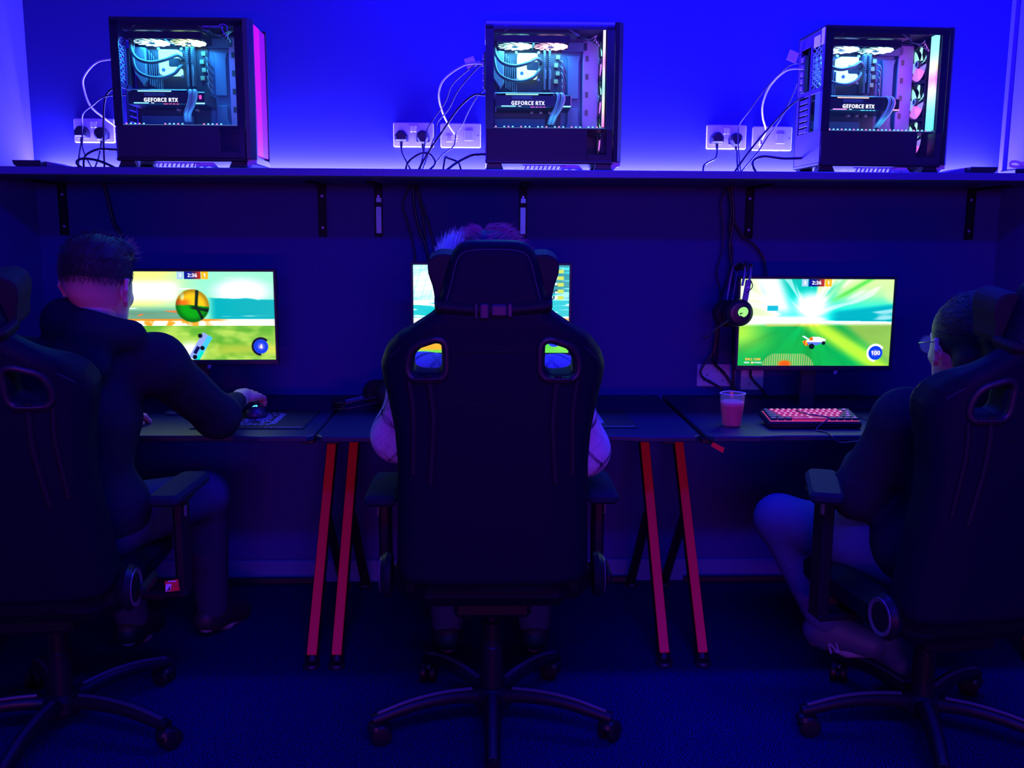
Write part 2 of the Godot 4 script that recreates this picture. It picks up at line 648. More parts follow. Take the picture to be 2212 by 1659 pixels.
# ---------------------------------------------------------------- desks
func desk_frame(d: Node3D, x: float, inward: float, lit: bool) -> void:
	var red := mat("red lacquer", 0.95, 0.012, 0.022, 0.45)
	var black := mat("black steel", 0.012, 0.012, 0.016, 0.5)
	var f := MB.new()
	f.tube([Vector3(x, 0.012, 0.735), Vector3(x, 0.722, 0.16)], 0.02, 4, 1)
	part("leg", f.mesh(), black, d)
	# the red outer face of the front leg: a bar proud of the black tube
	var dir := Vector3(0, 0.71, -0.575).normalized()
	var nn := Vector3(0, 0.575, 0.71).normalized()
	var bas := Basis(Vector3.RIGHT, dir, Vector3.RIGHT.cross(dir))
	var r := MB.new()
	r.box(Vector3(x, 0.365, 0.449) + nn * 0.017, Vector3(0.031, 0.87, 0.008), 0.0015, bas)
	part("leg_cover", r.mesh(), red, d)
	var g := MB.new()
	g.tube([Vector3(x + 0.004 * inward, 0.012, 0.06), Vector3(x + 0.004 * inward, 0.40, 0.40)], 0.018, 4, 1)
	part("leg", g.mesh(), black, d)
	part("rail", box(Vector3(x, 0.718, 0.39), Vector3(0.04, 0.018, 0.62), 0.003), black, d)
	for z in [0.74, 0.06]:
		part("foot", turned([[0.0, 0.0], [0.026, 0.0], [0.028, 0.006], [0.024, 0.013], [0.0, 0.013]], 20, Transform3D(Basis(), Vector3(x, 0, z))), black, d)

func build_desks() -> void:
	var top := grain(mat("carbon look desk top", 0.014, 0.024, 0.055, 0.42, 0.0, 0.4), 14.0, 0.25, 0.2, 5)
	var black := mat("black steel", 0.012, 0.012, 0.016, 0.5)
	var spec := [[-1.63, -0.530, "black gaming desk with red X legs on the left, under the short-haired player's arm"], [-0.522, 0.652, "black gaming desk with red X legs in the middle, mostly behind the central chair"], [0.670, 1.84, "black gaming desk with red X legs on the right, holding the pink drink and keyboard"]]
	for s in spec:
		var cx: float = (s[0] + s[1]) * 0.5
		var w: float = (s[1] - s[0]) * 0.5
		var d := thing("desk", s[2], "desk", Vector3(cx, 0, 0), 0.0, "gaming desks in a row")
		var p := PackedVector2Array()   # outline in x and depth, the front edge hollowed a little
		p.append(Vector2(-w, 0.004))
		p.append(Vector2(w, 0.004))
		p.append(Vector2(w, 0.725))
		p.append(Vector2(w - 0.02, 0.752))
		p.append(Vector2(w - 0.16, 0.757))
		p.append(Vector2(w - 0.24, 0.742))
		p.append(Vector2(-w + 0.24, 0.742))
		p.append(Vector2(-w + 0.16, 0.757))
		p.append(Vector2(-w + 0.02, 0.752))
		p.append(Vector2(-w, 0.725))
		var b := MB.new()
		b.prism(p, -0.745, -0.727, Transform3D(Basis(Vector3.RIGHT, PI * 0.5), Vector3.ZERO), 0.003)
		part("desk_top", b.mesh(), top, d)
		desk_frame(d, -w + (0.045 if s[0] > -1.0 and s[0] < 0.0 else 0.015 if s[0] > 0.0 else 0.05), 1.0, true)
		desk_frame(d, w - (0.025 if s[0] < -1.0 else 0.09), -1.0, true)
		part("cross_bar", box(Vector3(0, 0.022, 0.05), Vector3(2.0 * w - 0.2, 0.02, 0.02), 0.002), black, d)
		part("cable_tray", box(Vector3(0, 0.69, 0.12), Vector3(2.0 * w - 0.3, 0.05, 0.1), 0.01), black, d)
		if s[0] > 0.0:
			part("side_badge", plate(poly([[0, 0], [0.038, -0.022], [0.042, -0.006], [0.006, 0.012]]), 0.0, 0.003), mat("red lacquer", 0.8, 0.012, 0.045, 0.45), d, Vector3(-w + 0.01, 0.715, 0.752))

# ---------------------------------------------------------------- computer towers on the shelf
func hue(h: float, power := 1.4, sat := 0.75) -> StandardMaterial3D:
	h = fposmod(h, 1.0)
	var k := int(round(h * 24.0)) % 24
	var c := Color.from_hsv(k / 24.0, sat, 1.0).srgb_to_linear()
	return glow("light hue %d %.1f %.2f" % [k, power, sat], c.r, c.g, c.b, power)

func ring_fan(called: String, parent: Node3D, xf: Transform3D, rad: float, h0: float, spread: float, blades: bool, power: float) -> Node3D:
	# axis along the local y of xf: frame ring, glowing blades, hub
	var f := Node3D.new()
	f.name = called
	parent.add_child(f, true)
	f.transform = xf
	var dark := mat("fan frame", 0.01, 0.01, 0.013, 0.4)
	var s := rad * 2.04
	var fr := MB.new()
	for q in [[-1, 0], [1, 0], [0, -1], [0, 1]]:
		fr.box(Vector3(q[0] * s * 0.49, 0, q[1] * s * 0.49), Vector3(s * 0.03 if q[0] != 0 else s, 0.022, s * 0.03 if q[1] != 0 else s))
	fr.lathe([[rad * 0.99, -0.011], [rad * 1.02, -0.011], [rad * 1.02, 0.011], [rad * 0.99, 0.011], [rad * 0.99, -0.011]], 28)
	part("fan_frame", fr.mesh(), dark, f)
	part("hub", turned([[0.0, -0.0145], [rad * 0.18, -0.0145], [rad * 0.21, -0.012], [rad * 0.23, -0.006], [rad * 0.23, 0.010], [0.0, 0.010]], 24), dark, f)
	part("hub_ring", turned([[rad * 0.12, -0.0152], [rad * 0.19, -0.0152], [rad * 0.19, -0.0145], [rad * 0.12, -0.0145]], 24), mat("hub ring", 0.3, 0.5, 0.6, 0.3), f)
	var count := 7 if blades else 12
	for k in count:
		var a0 := TAU * k / count
		var w := TAU / count * (0.90 if blades else 0.99)
		var b := MB.new()
		var lift := 0.007 if blades else 0.002
		var steps := 4
		for i in steps:
			for j in 4:
				var q := []
				for c in [[0, 0], [1, 0], [1, 1], [0, 1]]:
					var rr: float = rad * (0.23 + 0.74 * (j + c[1]) / 4.0)
					var an: float = a0 + w * (i + c[0]) / steps + 0.5 * (rr / rad - 0.23)
					var y: float = lift * (2.0 * (i + c[0]) / steps - 1.0)
					q.append(Vector3(rr * cos(an), y - (0.0 if blades else 0.0125), rr * sin(an)))
				b.quad(q[0], q[1], q[2], q[3])
				b.quad(q[0] + Vector3(0, 0.0012, 0), q[3] + Vector3(0, 0.0012, 0), q[2] + Vector3(0, 0.0012, 0), q[1] + Vector3(0, 0.0012, 0))
		var up := cos(a0 + w * 0.5 - 1.57) * 0.5 + 0.5
		part("blade", b.mesh(), hue(lerpf(0.84, 0.40, up) if blades else h0 + spread * float(k) / count, power * (1.0 if k % 2 or not blades else 0.8), lerpf(0.55, 0.28, up) if blades else 0.28), f)
	return f

func tower(at: Vector3, turn: float, label: String, kind: int) -> void:
	# local axes: x from the rear face (0) to the front, y up from the shelf, glass side at z = 0, inside towards -z
	var pc := thing("computer_tower", label, "computer", at, turn, "glass sided computer towers on the shelf")
	var black := mat("case steel", 0.011, 0.011, 0.014, 0.45)
	var inner := mat("case inside", 0.045, 0.09, 0.20, 0.45)
	var dark := mat("board dark", 0.018, 0.022, 0.028, 0.4)
	var steel := mat("bright steel", 0.30, 0.33, 0.38, 0.35, 0.6)
	var L := 0.41
	var H := 0.457
	var D := 0.225
	# shell
	part("top_panel", box(Vector3(L * 0.5, H - 0.006, -D * 0.5), Vector3(L, 0.012, D), 0.003), black, pc)
	part("bottom_panel", box(Vector3(L * 0.5, 0.026, -D * 0.5), Vector3(L, 0.012, D), 0.003), black, pc)
	part("far_side_panel", box(Vector3(L * 0.5, H * 0.5 + 0.01, -D + 0.005), Vector3(L, H - 0.03, 0.006), 0.002), black, pc)
	# rear face with openings: frame bars, vent mesh, slot covers, sticker labels
	var rear := MB.new()
	rear.box(Vector3(0.004, 0.083, -D * 0.5), Vector3(0.006, 0.105, D - 0.01), 0.001)
	rear.box(Vector3(0.004, H - 0.025, -D * 0.5), Vector3(0.006, 0.04, D - 0.01), 0.001)
	rear.box(Vector3(0.004, 0.28, -0.014), Vector3(0.006, 0.30, 0.018), 0.001)
	rear.box(Vector3(0.004, 0.28, -0.112), Vector3(0.006, 0.30, 0.012), 0.001)
	rear.box(Vector3(0.004, 0.28, -D + 0.014), Vector3(0.006, 0.30, 0.02), 0.001)
	rear.box(Vector3(0.004, 0.262, -D * 0.5), Vector3(0.006, 0.016, D - 0.01), 0.001)
	var rear_m := mat("rear steel", 0.07, 0.02, 0.18, 0.5, 0.2)
	var rp := part("rear_panel", rear.mesh(), rear_m, pc)
	var vent := MB.new()
	for i in 15:
		vent.box(Vector3(0.004, 0.275 + i * 0.0092, -0.064), Vector3(0.003, 0.0035, 0.085), 0.0, Basis(Vector3.RIGHT, 0.5 if i % 2 == 0 else -0.5))
	for i in 12:
		vent.box(Vector3(0.004, 0.195, -0.026 - i * 0.0035), Vector3(0.003, 0.12, 0.0012))
	part("vent_mesh", vent.mesh(), mat("vent steel", 0.25, 0.35, 0.55, 0.4, 0.3), rp)
	for i in 6:
		part("slot_cover", box(Vector3(0.002, 0.145 + i * 0.019, -0.155), Vector3(0.003, 0.014, 0.07), 0.001), rear_m, rp)
	part("port_block", box(Vector3(0.001, 0.33, -0.165), Vector3(0.012, 0.12, 0.04), 0.002), dark, rp)
	for i in 5:
		part("port", box(Vector3(-0.006, 0.285 + i * 0.023, -0.165), Vector3(0.006, 0.014, 0.022), 0.001), mat("port steel", 0.3, 0.15, 0.5, 0.4, 0.3), rp)
	part("sticker", box(Vector3(0.0, 0.425, -0.02), Vector3(0.0015, 0.05, 0.024)), mat("sticker paper", 0.75, 0.6, 0.8, 0.7), rp)
	part("sticker", box(Vector3(0.0, 0.418, -0.066), Vector3(0.0015, 0.034, 0.05)), mat("sticker paper", 0.75, 0.6, 0.8, 0.7), rp)
	# motherboard tray and board
	part("tray", box(Vector3(0.20, 0.29, -0.182), Vector3(0.36, 0.30, 0.004)), inner, pc)
	var board := part("mainboard", box(Vector3(0.135, 0.28, -0.174), Vector3(0.235, 0.29, 0.004)), dark, pc)
	part("port_shroud", plate(poly([[0.022, 0.31], [0.05, 0.27], [0.062, 0.29], [0.062, 0.39], [0.022, 0.395]]), -0.172, -0.135, 0.003), mat("heat sink", 0.10, 0.13, 0.17, 0.35, 0.3), board)
	for i in 6:
		part("heat_sink_fin", box(Vector3(0.068 + i * 0.007, 0.33 - i * 0.006, -0.16), Vector3(0.0035, 0.11 - i * 0.006, 0.024), 0.001), mat("heat sink", 0.10, 0.13, 0.17, 0.35, 0.3), board)
	for i in 2:
		var stick := MB.new()
		stick.box(Vector3(0.196 + i * 0.016, 0.337, -0.15), Vector3(0.007, 0.135, 0.036), 0.001)
		for j in 9:
			stick.box(Vector3(0.196 + i * 0.016, 0.345 + j * 0.0065, -0.131), Vector3(0.006, 0.0032, 0.004))
		part("memory_stick", stick.mesh(), mat("memory sink", 0.09, 0.10, 0.12, 0.3, 0.4), board)
		part("memory_mark", box(Vector3(0.1995 + i * 0.016, 0.318, -0.131), Vector3(0.002, 0.028, 0.002)), steel, board)
	for i in 4:
		part("board_chip", box(Vector3(0.235 + 0.006 * (i % 2), 0.30 + i * 0.026, -0.166), Vector3(0.014, 0.014, 0.012), 0.001), mat("chip", 0.20, 0.24, 0.12, 0.4), board)
	part("lower_sink", box(Vector3(0.115, 0.166, -0.165), Vector3(0.17, 0.028, 0.016), 0.002), inner, board)
	for i in 3:
		part("capacitor", turned([[0.0, 0.0], [0.006, 0.0], [0.006, 0.02], [0.005, 0.022], [0.0, 0.022]], 10, Transform3D(FRONT, Vector3(0.155 + 0.03 * i, 0.198, -0.168))), mat("capacitor %d" % i, 0.5, 0.25 + 0.2 * i * (1 if kind == 2 else 0), 0.3, 0.4), board)
	# cooler block: a glowing rounded square with a dark bay on its right and a round badge
	var hp := [0.5, 0.36, 0.5][kind] as float
	var cool := part("cooler_block", plate(soften(poly([[0.105, 0.306], [0.172, 0.306], [0.172, 0.330], [0.136, 0.330], [0.136, 0.358], [0.172, 0.358], [0.172, 0.384], [0.105, 0.384]]), 0.008), -0.168, -0.128, 0.003), glow("cooler light %d" % kind, 0.55 if kind else 0.35, 1.0, 0.95 if kind != 1 else 0.65, 1.6), pc)
	part("cooler_face", box(Vector3(0.155, 0.344, -0.135), Vector3(0.036, 0.027, 0.008), 0.001), dark, cool)
	part("cooler_badge", turned([[0.0, 0.0], [0.0062, 0.0], [0.0055, 0.0015], [0.0, 0.0015]], 18, Transform3D(FRONT, Vector3(0.120, 0.320, -0.128))), mat("badge", 0.06, 0.12, 0.2, 0.4), cool)
	for q in [[0.102, 0.388], [0.176, 0.388], [0.102, 0.302], [0.176, 0.302]]:
		part("cooler_screw", turned([[0.0, 0.0], [0.005, 0.0], [0.004, 0.006], [0.0, 0.006]], 12, Transform3D(FRONT, Vector3(q[0], q[1], -0.145))), steel, cool)
	var rubber := mat("rubber hose", 0.035, 0.04, 0.05, 0.35)
	part("hose", tube(pts([[0.028, 0.405, -0.10], [0.034, 0.372, -0.09], [0.055, 0.345, -0.085], [0.095, 0.336, -0.09], [0.14, 0.348, -0.10], [0.168, 0.364, -0.115], [0.182, 0.358, -0.125], [0.182, 0.350, -0.138]]), 0.0055, 10, 5), rubber, pc)
	part("hose", tube(pts([[0.030, 0.405, -0.12], [0.030, 0.355, -0.11], [0.042, 0.315, -0.10], [0.075, 0.294, -0.095], [0.12, 0.290, -0.10], [0.158, 0.305, -0.11], [0.176, 0.328, -0.12], [0.178, 0.336, -0.138]]), 0.0055, 10, 5), rubber, pc)
	# radiator and its two fans under the roof
	part("radiator", box(Vector3(0.16, 0.437, -0.10), Vector3(0.275, 0.022, 0.12), 0.002), dark, pc)
	part("radiator_bracket", plate(poly([[0.06, 0.432], [0.085, 0.449], [0.25, 0.449], [0.30, 0.42], [0.297, 0.418], [0.249, 0.446], [0.086, 0.446], [0.063, 0.430]]), -0.03, -0.026), steel, pc)
	ring_fan("fan", pc, Transform3D(Basis(), Vector3(0.097, 0.411, -0.10)), 0.0565, [0.50, 0.42, 0.56][kind], 0.12, false, 3.2)
	ring_fan("fan", pc, Transform3D(Basis(), Vector3(0.213, 0.411, -0.10)), 0.0565, [0.20, 0.88, 0.44][kind], 0.12, false, 3.2)
	# graphics card with its lettering
	var card := part("graphics_card", box(Vector3(0.155, 0.219, -0.10), Vector3(0.245, 0.040, 0.125), 0.003), mat("card shroud", 0.014, 0.016, 0.022, 0.35), pc)
	part("card_backplate", box(Vector3(0.125, 0.2435, -0.10), Vector3(0.19, 0.003, 0.128), 0.001), steel, card)
	part("card_light", box(Vector3(0.118, 0.2395, -0.0365), Vector3(0.105, 0.0028, 0.002)), hue([0.5, 0.42, 0.08][kind], 1.5, 0.35), card)
	part("card_light", box(Vector3(0.075, 0.203, -0.0365), Vector3(0.046, 0.003, 0.002)), hue([0.5, 0.5, 0.88][kind], 1.4, 0.4), card)
	part("card_light", box(Vector3(0.255, 0.203, -0.0365), Vector3(0.04, 0.004, 0.002)), hue([0.5, 0.5, 0.95][kind], 1.4, 0.35), card)
	for i in 4:
		part("card_light", box(Vector3(0.152 + i * 0.0115 + (0.003 if i > 0 else 0.0), 0.2005, -0.0365), Vector3(0.0135 if i == 0 else 0.0075, 0.002, 0.002)), hue([0.95, 0.88, 0.5][kind], 1.2, 0.6), card)
	part("card_light", box(Vector3(0.111, 0.203, -0.0365), Vector3(0.009, 0.002, 0.002)), hue(0.5, 1.3, 0.1), card)
	part("card_panel", box(Vector3(0.118, 0.230, -0.0365), Vector3(0.065, 0.010, 0.002)), mat("card panel", 0.08, 0.10, 0.14, 0.4), card)
	var tm := lettering("GEFORCE RTX", 0.0125, 0.0015)
	part("lettering", tm, glow("lettering light", 1.0, 1.0, 1.0, 1.3), card, Vector3(0.137, 0.2125, -0.0362))
	for i in 2:
		var rb := MB.new()
		rb.tube(pts([[0.222 + i * 0.014, 0.241, -0.055], [0.232 + i * 0.014, 0.243, -0.035], [0.236 + i * 0.014, 0.224, -0.024], [0.228 + i * 0.012, 0.196, -0.026], [0.215 + i * 0.01, 0.172, -0.035], [0.208 + i * 0.01, 0.150, -0.06]]), 0.0028, 8, 5, false, -1.0, 2.6)
		part("power_ribbon", rb.mesh(), mat("ribbon cable", 0.30, 0.33, 0.38, 0.4), card)
	if kind == 0:
		part("card_light", box(Vector3(0.262, 0.222, -0.036), Vector3(0.008, 0.012, 0.004), 0.002), glow("red lamp", 1.0, 0.05, 0.35, 1.5), card)
	# cable covers beyond the board and loose cables
	part("cable_cover", plate(soften(poly([[0.268, 0.385], [0.318, 0.385], [0.312, 0.365], [0.312, 0.245], [0.274, 0.245], [0.274, 0.365]]), 0.004), -0.178, -0.166, 0.002), inner, pc)
	part("cable_cover", plate(soften(poly([[0.268, 0.150], [0.322, 0.150], [0.312, 0.168], [0.312, 0.215], [0.274, 0.215], [0.274, 0.168]]), 0.004), -0.178, -0.166, 0.002), inner, pc)
	part("upper_bracket", plate(rounded(0.085, 0.03, 0.004, Vector2(0.297, 0.412)), -0.178, -0.16, 0.002), inner, pc)
	part("divider_panel", box(Vector3(0.350, 0.285, -0.165), Vector3(0.052, 0.29, 0.01), 0.002), mat("case lilac", 0.20, 0.11, 0.36, 0.45), pc)
	for i in 4:
		part("cable_slot", box(Vector3(0.338, 0.20 + i * 0.058, -0.1595), Vector3(0.010, 0.018, 0.002)), dark, pc)
	for i in 4:
		part("loose_cable", tube(pts([[0.30 + 0.008 * i, 0.43, -0.09], [0.315 + 0.01 * i, 0.417 - 0.004 * i, -0.05], [0.335 + 0.009 * i, 0.412 - 0.007 * i, -0.04], [0.352, 0.425 - 0.004 * i, -0.05], [0.362, 0.434, -0.08]]), 0.0022, 6, 4), mat("shiny cable", 0.10, 0.10, 0.14, 0.2), pc)
	for i in 5:
		part("loose_cable", tube(pts([[0.245 + 0.004 * i, 0.37 - 0.02 * i, -0.168], [0.256, 0.36 - 0.02 * i, -0.150], [0.264, 0.34 - 0.022 * i, -0.160], [0.268, 0.33 - 0.02 * i, -0.175]]), 0.0028, 6, 4), mat("shiny cable", 0.10, 0.10, 0.14, 0.2), pc)
	# floor of the bright chamber and its row of small lamps
	part("shroud_top", box(Vector3(0.195, 0.130, -0.105), Vector3(0.375, 0.004, 0.20)), dark, pc)
	var a := MB.new()
	var bq := MB.new()
	for i in 26:
		var b: MB = a if i % 3 else bq
		if kind == 0 and (i % 9) > 4:
			continue
		if kind == 1 and i % 4 == 1:
			continue
		b.box(Vector3(0.034 + i * 0.0135, 0.1365, -0.012), Vector3(0.0055, 0.004, 0.004), 0.001)
	part("lamp_row", a.mesh(), glow("lamp row a", 0.35, 1.0, 0.9, 1.1), pc)
	part("lamp_row", bq.mesh(), glow("lamp row b", 1.0, 0.35, 0.5, 1.1), pc)
	part("ledge_light", box(Vector3(0.205, 0.1325, -0.004), Vector3(0.355, 0.0018, 0.003)), glow("ledge light", 0.15, 0.35, 0.6, 0.6), pc)
	# front fans and the upright light bar behind the front
	for i in 3:
		ring_fan("front_fan", pc, Transform3D(Basis(Vector3(0, 0, 1), Vector3(1, 0, 0), Vector3(0, 1, 0)), Vector3(0.389, 0.365 - i * 0.122, -0.135)), 0.058, 0.86, 0.62, true, 1.3)
	if kind > 0:
		var gb := Gradient.new()
		gb.offsets = PackedFloat32Array([0.0, 0.16, 0.34, 0.46, 0.60, 0.78, 1.0])
		var gc := PackedColorArray()
		for h in ([[0.50, 0.45], [0.48, 0.4], [0.13, 0.5], [0.88, 0.55], [0.55, 0.12], [0.50, 0.5], [0.52, 0.7]] if kind == 2 else [[0.85, 0.15], [0.2, 0.15], [0.90, 0.45], [0.55, 0.15], [0.48, 0.35], [0.15, 0.4], [0.92, 0.6]]):
			gc.append(Color.from_hsv(h[0], h[1], 1.0))
		gb.colors = gc
		var gt := GradientTexture2D.new()
		gt.gradient = gb
		gt.width = 8
		gt.height = 128
		gt.fill_to = Vector2(0, 1)
		var gm2 := mat("light bar %d" % kind, 0.4, 0.4, 0.4, 0.5)
		gm2.emission_enabled = true
		gm2.emission = Color.BLACK
		gm2.emission_texture = gt
		gm2.emission_energy_multiplier = 1.5
		var lb := MB.new()
		var zc := -0.030 if kind == 2 else -0.022
		var zw := 0.021 if kind == 2 else 0.009
		lb.quad(Vector3(0.375, 0.137, zc - zw), Vector3(0.375, 0.137, zc + zw), Vector3(0.375, 0.437, zc + zw), Vector3(0.375, 0.437, zc - zw))
		lb.quad(Vector3(0.375, 0.137, zc + zw), Vector3(0.381, 0.137, zc + zw), Vector3(0.381, 0.437, zc + zw), Vector3(0.375, 0.437, zc + zw))
		part("added_red_fill", lb.mesh(), gm2, pc)
	# glass side with its dark printed border and the lower cover
	var cover := MB.new()
	cover.box(Vector3(0.167, 0.080, -0.006), Vector3(0.318, 0.100, 0.004))
	cover.box(Vector3(0.398, 0.080, -0.006), Vector3(0.018, 0.100, 0.004))
	cover.box(Vector3(0.357, 0.040, -0.006), Vector3(0.066, 0.020, 0.004))
	part("lower_cover", cover.mesh(), mat("lower cover", 0.012, 0.012, 0.018, 0.5), pc)
	var bord := MB.new()
	bord.box(Vector3(0.014, 0.287, -0.0015), Vector3(0.026, 0.318, 0.002))
	bord.box(Vector3(0.397, 0.287, -0.0015), Vector3(0.024, 0.318, 0.002))
	bord.box(Vector3(0.205, 0.443, -0.0015), Vector3(0.408, 0.022, 0.002))
	part("glass_border", bord.mesh(), mat("border print", 0.008, 0.008, 0.012, 0.25), pc)
	var gm := mat("side glass", 0.02, 0.02, 0.03, 0.03)
	gm.transparency = BaseMaterial3D.TRANSPARENCY_ALPHA
	gm.albedo_color.a = 0.06
	part("side_glass", box(Vector3(0.205, 0.244, 0.002), Vector3(0.405, 0.42, 0.003)), gm, pc)
	if kind == 0:
		part("glass_print", lettering("OVERCLOCKERS UK", 0.0058, 0.0006, false), mat("lilac print", 0.45, 0.15, 0.9, 0.5), pc, Vector3(0.322, 0.428, 0.0038))
		part("glass_print", tube(pts([[0.340, 0.430, 0.004], [0.352, 0.436, 0.004], [0.366, 0.430, 0.004], [0.366, 0.416, 0.004]]), 0.0011, 6, 4), mat("lilac print", 0.45, 0.15, 0.9, 0.5), pc)
		part("glass_print", tube(pts([[0.350, 0.424, 0.004], [0.356, 0.408, 0.004], [0.368, 0.398, 0.004]]), 0.0011, 6, 4), mat("lilac print", 0.45, 0.15, 0.9, 0.5), pc)
	# bezel, glowing front, feet
	var bz := MB.new()
	var turnp := Transform3D(Basis(Vector3(1, 0, 0), Vector3(0, 0, -1), Vector3(0, 1, 0)), Vector3.ZERO)
	bz.prism(poly([[0.411, 0.0], [0.424, 0.003], [0.438, 0.020], [0.438, 0.034], [0.424, 0.034], [0.424, 0.195], [0.438, 0.195], [0.438, 0.21], [0.424, 0.224], [0.411, 0.225]]), 0.028, H, turnp, 0.001)
	part("front_frame", bz.mesh(), black, pc)
	var tint := glow("front mesh glow %d" % kind, [0.55, 0.05, 0.05][kind], 0.0, [0.62, 0.6, 0.6][kind], 0.95 if kind == 0 else 0.6)
	part("glowing_front_mesh", box(Vector3(0.432, 0.245, -0.075), Vector3(0.010, 0.405, 0.078), 0.002), tint, pc)  # mesh front: glow of the fans behind is put into its emission
	part("glowing_front_mesh", box(Vector3(0.431, 0.245, -0.155), Vector3(0.008, 0.405, 0.078), 0.002), glow("front mesh glow b %d" % kind, [0.26, 0.05, 0.05][kind], 0.0, [0.62, 0.55, 0.55][kind], 0.8 if kind == 0 else 0.6), pc)
	for x in [0.03, 0.38]:
		for z in [-0.03, -0.195]:
			var ft := MB.new()
			ft.prism(poly([[x - 0.03, 0.0], [x + 0.03, 0.0], [x + 0.02, 0.022], [x - 0.02, 0.022]]), z - 0.02, z + 0.02, Transform3D(), 0.002)
			part("foot", ft.mesh(), black, pc)
	part("front_foot", plate(poly([[0.405, 0.0], [0.412, 0.0], [0.425, 0.014], [0.437, 0.016], [0.437, 0.034], [0.424, 0.036], [0.405, 0.03]]), -0.205, -0.02, 0.002), mat("lit foot", 0.55, 0.5, 0.75, 0.4), pc)  # strip light on the foot is put into its pale colour
	# dust filter rail under the case: a ladder of bars, strip glow put into its lilac colour
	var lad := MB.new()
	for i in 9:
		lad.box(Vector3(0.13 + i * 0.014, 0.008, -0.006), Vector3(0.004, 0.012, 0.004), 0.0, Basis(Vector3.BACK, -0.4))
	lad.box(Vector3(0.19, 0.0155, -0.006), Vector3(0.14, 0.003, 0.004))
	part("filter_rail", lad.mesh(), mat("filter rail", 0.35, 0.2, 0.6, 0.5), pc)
	part("filter_tab", plate(poly([[0.245, 0.0], [0.262, 0.006], [0.272, 0.002], [0.286, 0.006], [0.30, 0.001], [0.318, 0.0], [0.300, 0.018], [0.245, 0.018]]), -0.02, -0.012), mat("filter tab", 0.7, 0.6, 0.9, 0.5), pc)  # glow under the case is put into the pale tab
	# lamps inside: under the fans and in front of the bar
	area_light("fan_light", pc, Vector3(0.155, 0.394, -0.10), Vector3(0, -1, 0.0), Vector2(0.22, 0.10), [Color(0.01, 0.40, 1.0), Color(0.05, 0.50, 1.0), Color(0.03, 0.25, 1.0)][kind], 0.34)
	area_light("bar_light", pc, Vector3(0.370, 0.29, -0.05), Vector3(-1, 0, -0.35), Vector2(0.03, 0.26), [Color(0.1, 0.6, 1.0), Color(0.40, 0.10, 1.0), Color(0.7, 0.12, 1.0)][kind], [0.025, 0.06, 0.07][kind])
	area_light("row_light", pc, Vector3(0.205, 0.142, -0.02), Vector3(0, 1, -0.5), Vector2(0.34, 0.01), [Color(0.03, 0.30, 1.0), Color(0.05, 0.45, 1.0), Color(0.05, 0.5, 0.9)][kind], 0.025)
	area_light("front_glow", pc, Vector3(0.440, 0.245, -0.115), Vector3(1, 0, 0), Vector2(0.15, 0.38), [Color(0.8, 0.0, 1.0), Color(0.2, 0.0, 1.0), Color(0.2, 0.0, 1.0)][kind], 0.01)

func build_towers() -> void:
	tower(Vector3(-1.178, 1.5545, 0.46), 0.0, "leftmost glass sided computer tower, its front glowing magenta", 0)
	tower(Vector3(-0.010, 1.5545, 0.46), 0.0, "middle glass sided computer tower above the central chair, green-white cooler inside", 1)
	tower(Vector3(1.068, 1.5545, 0.46), deg_to_rad(3.2), "rightmost glass sided computer tower showing its rear ports and pink front fans", 2)

# ---------------------------------------------------------------- screens
func streak(fn: FastNoiseLite, x: float, y: float) -> float:
	return fn.get_noise_2d(x, y) * 0.5 + 0.5

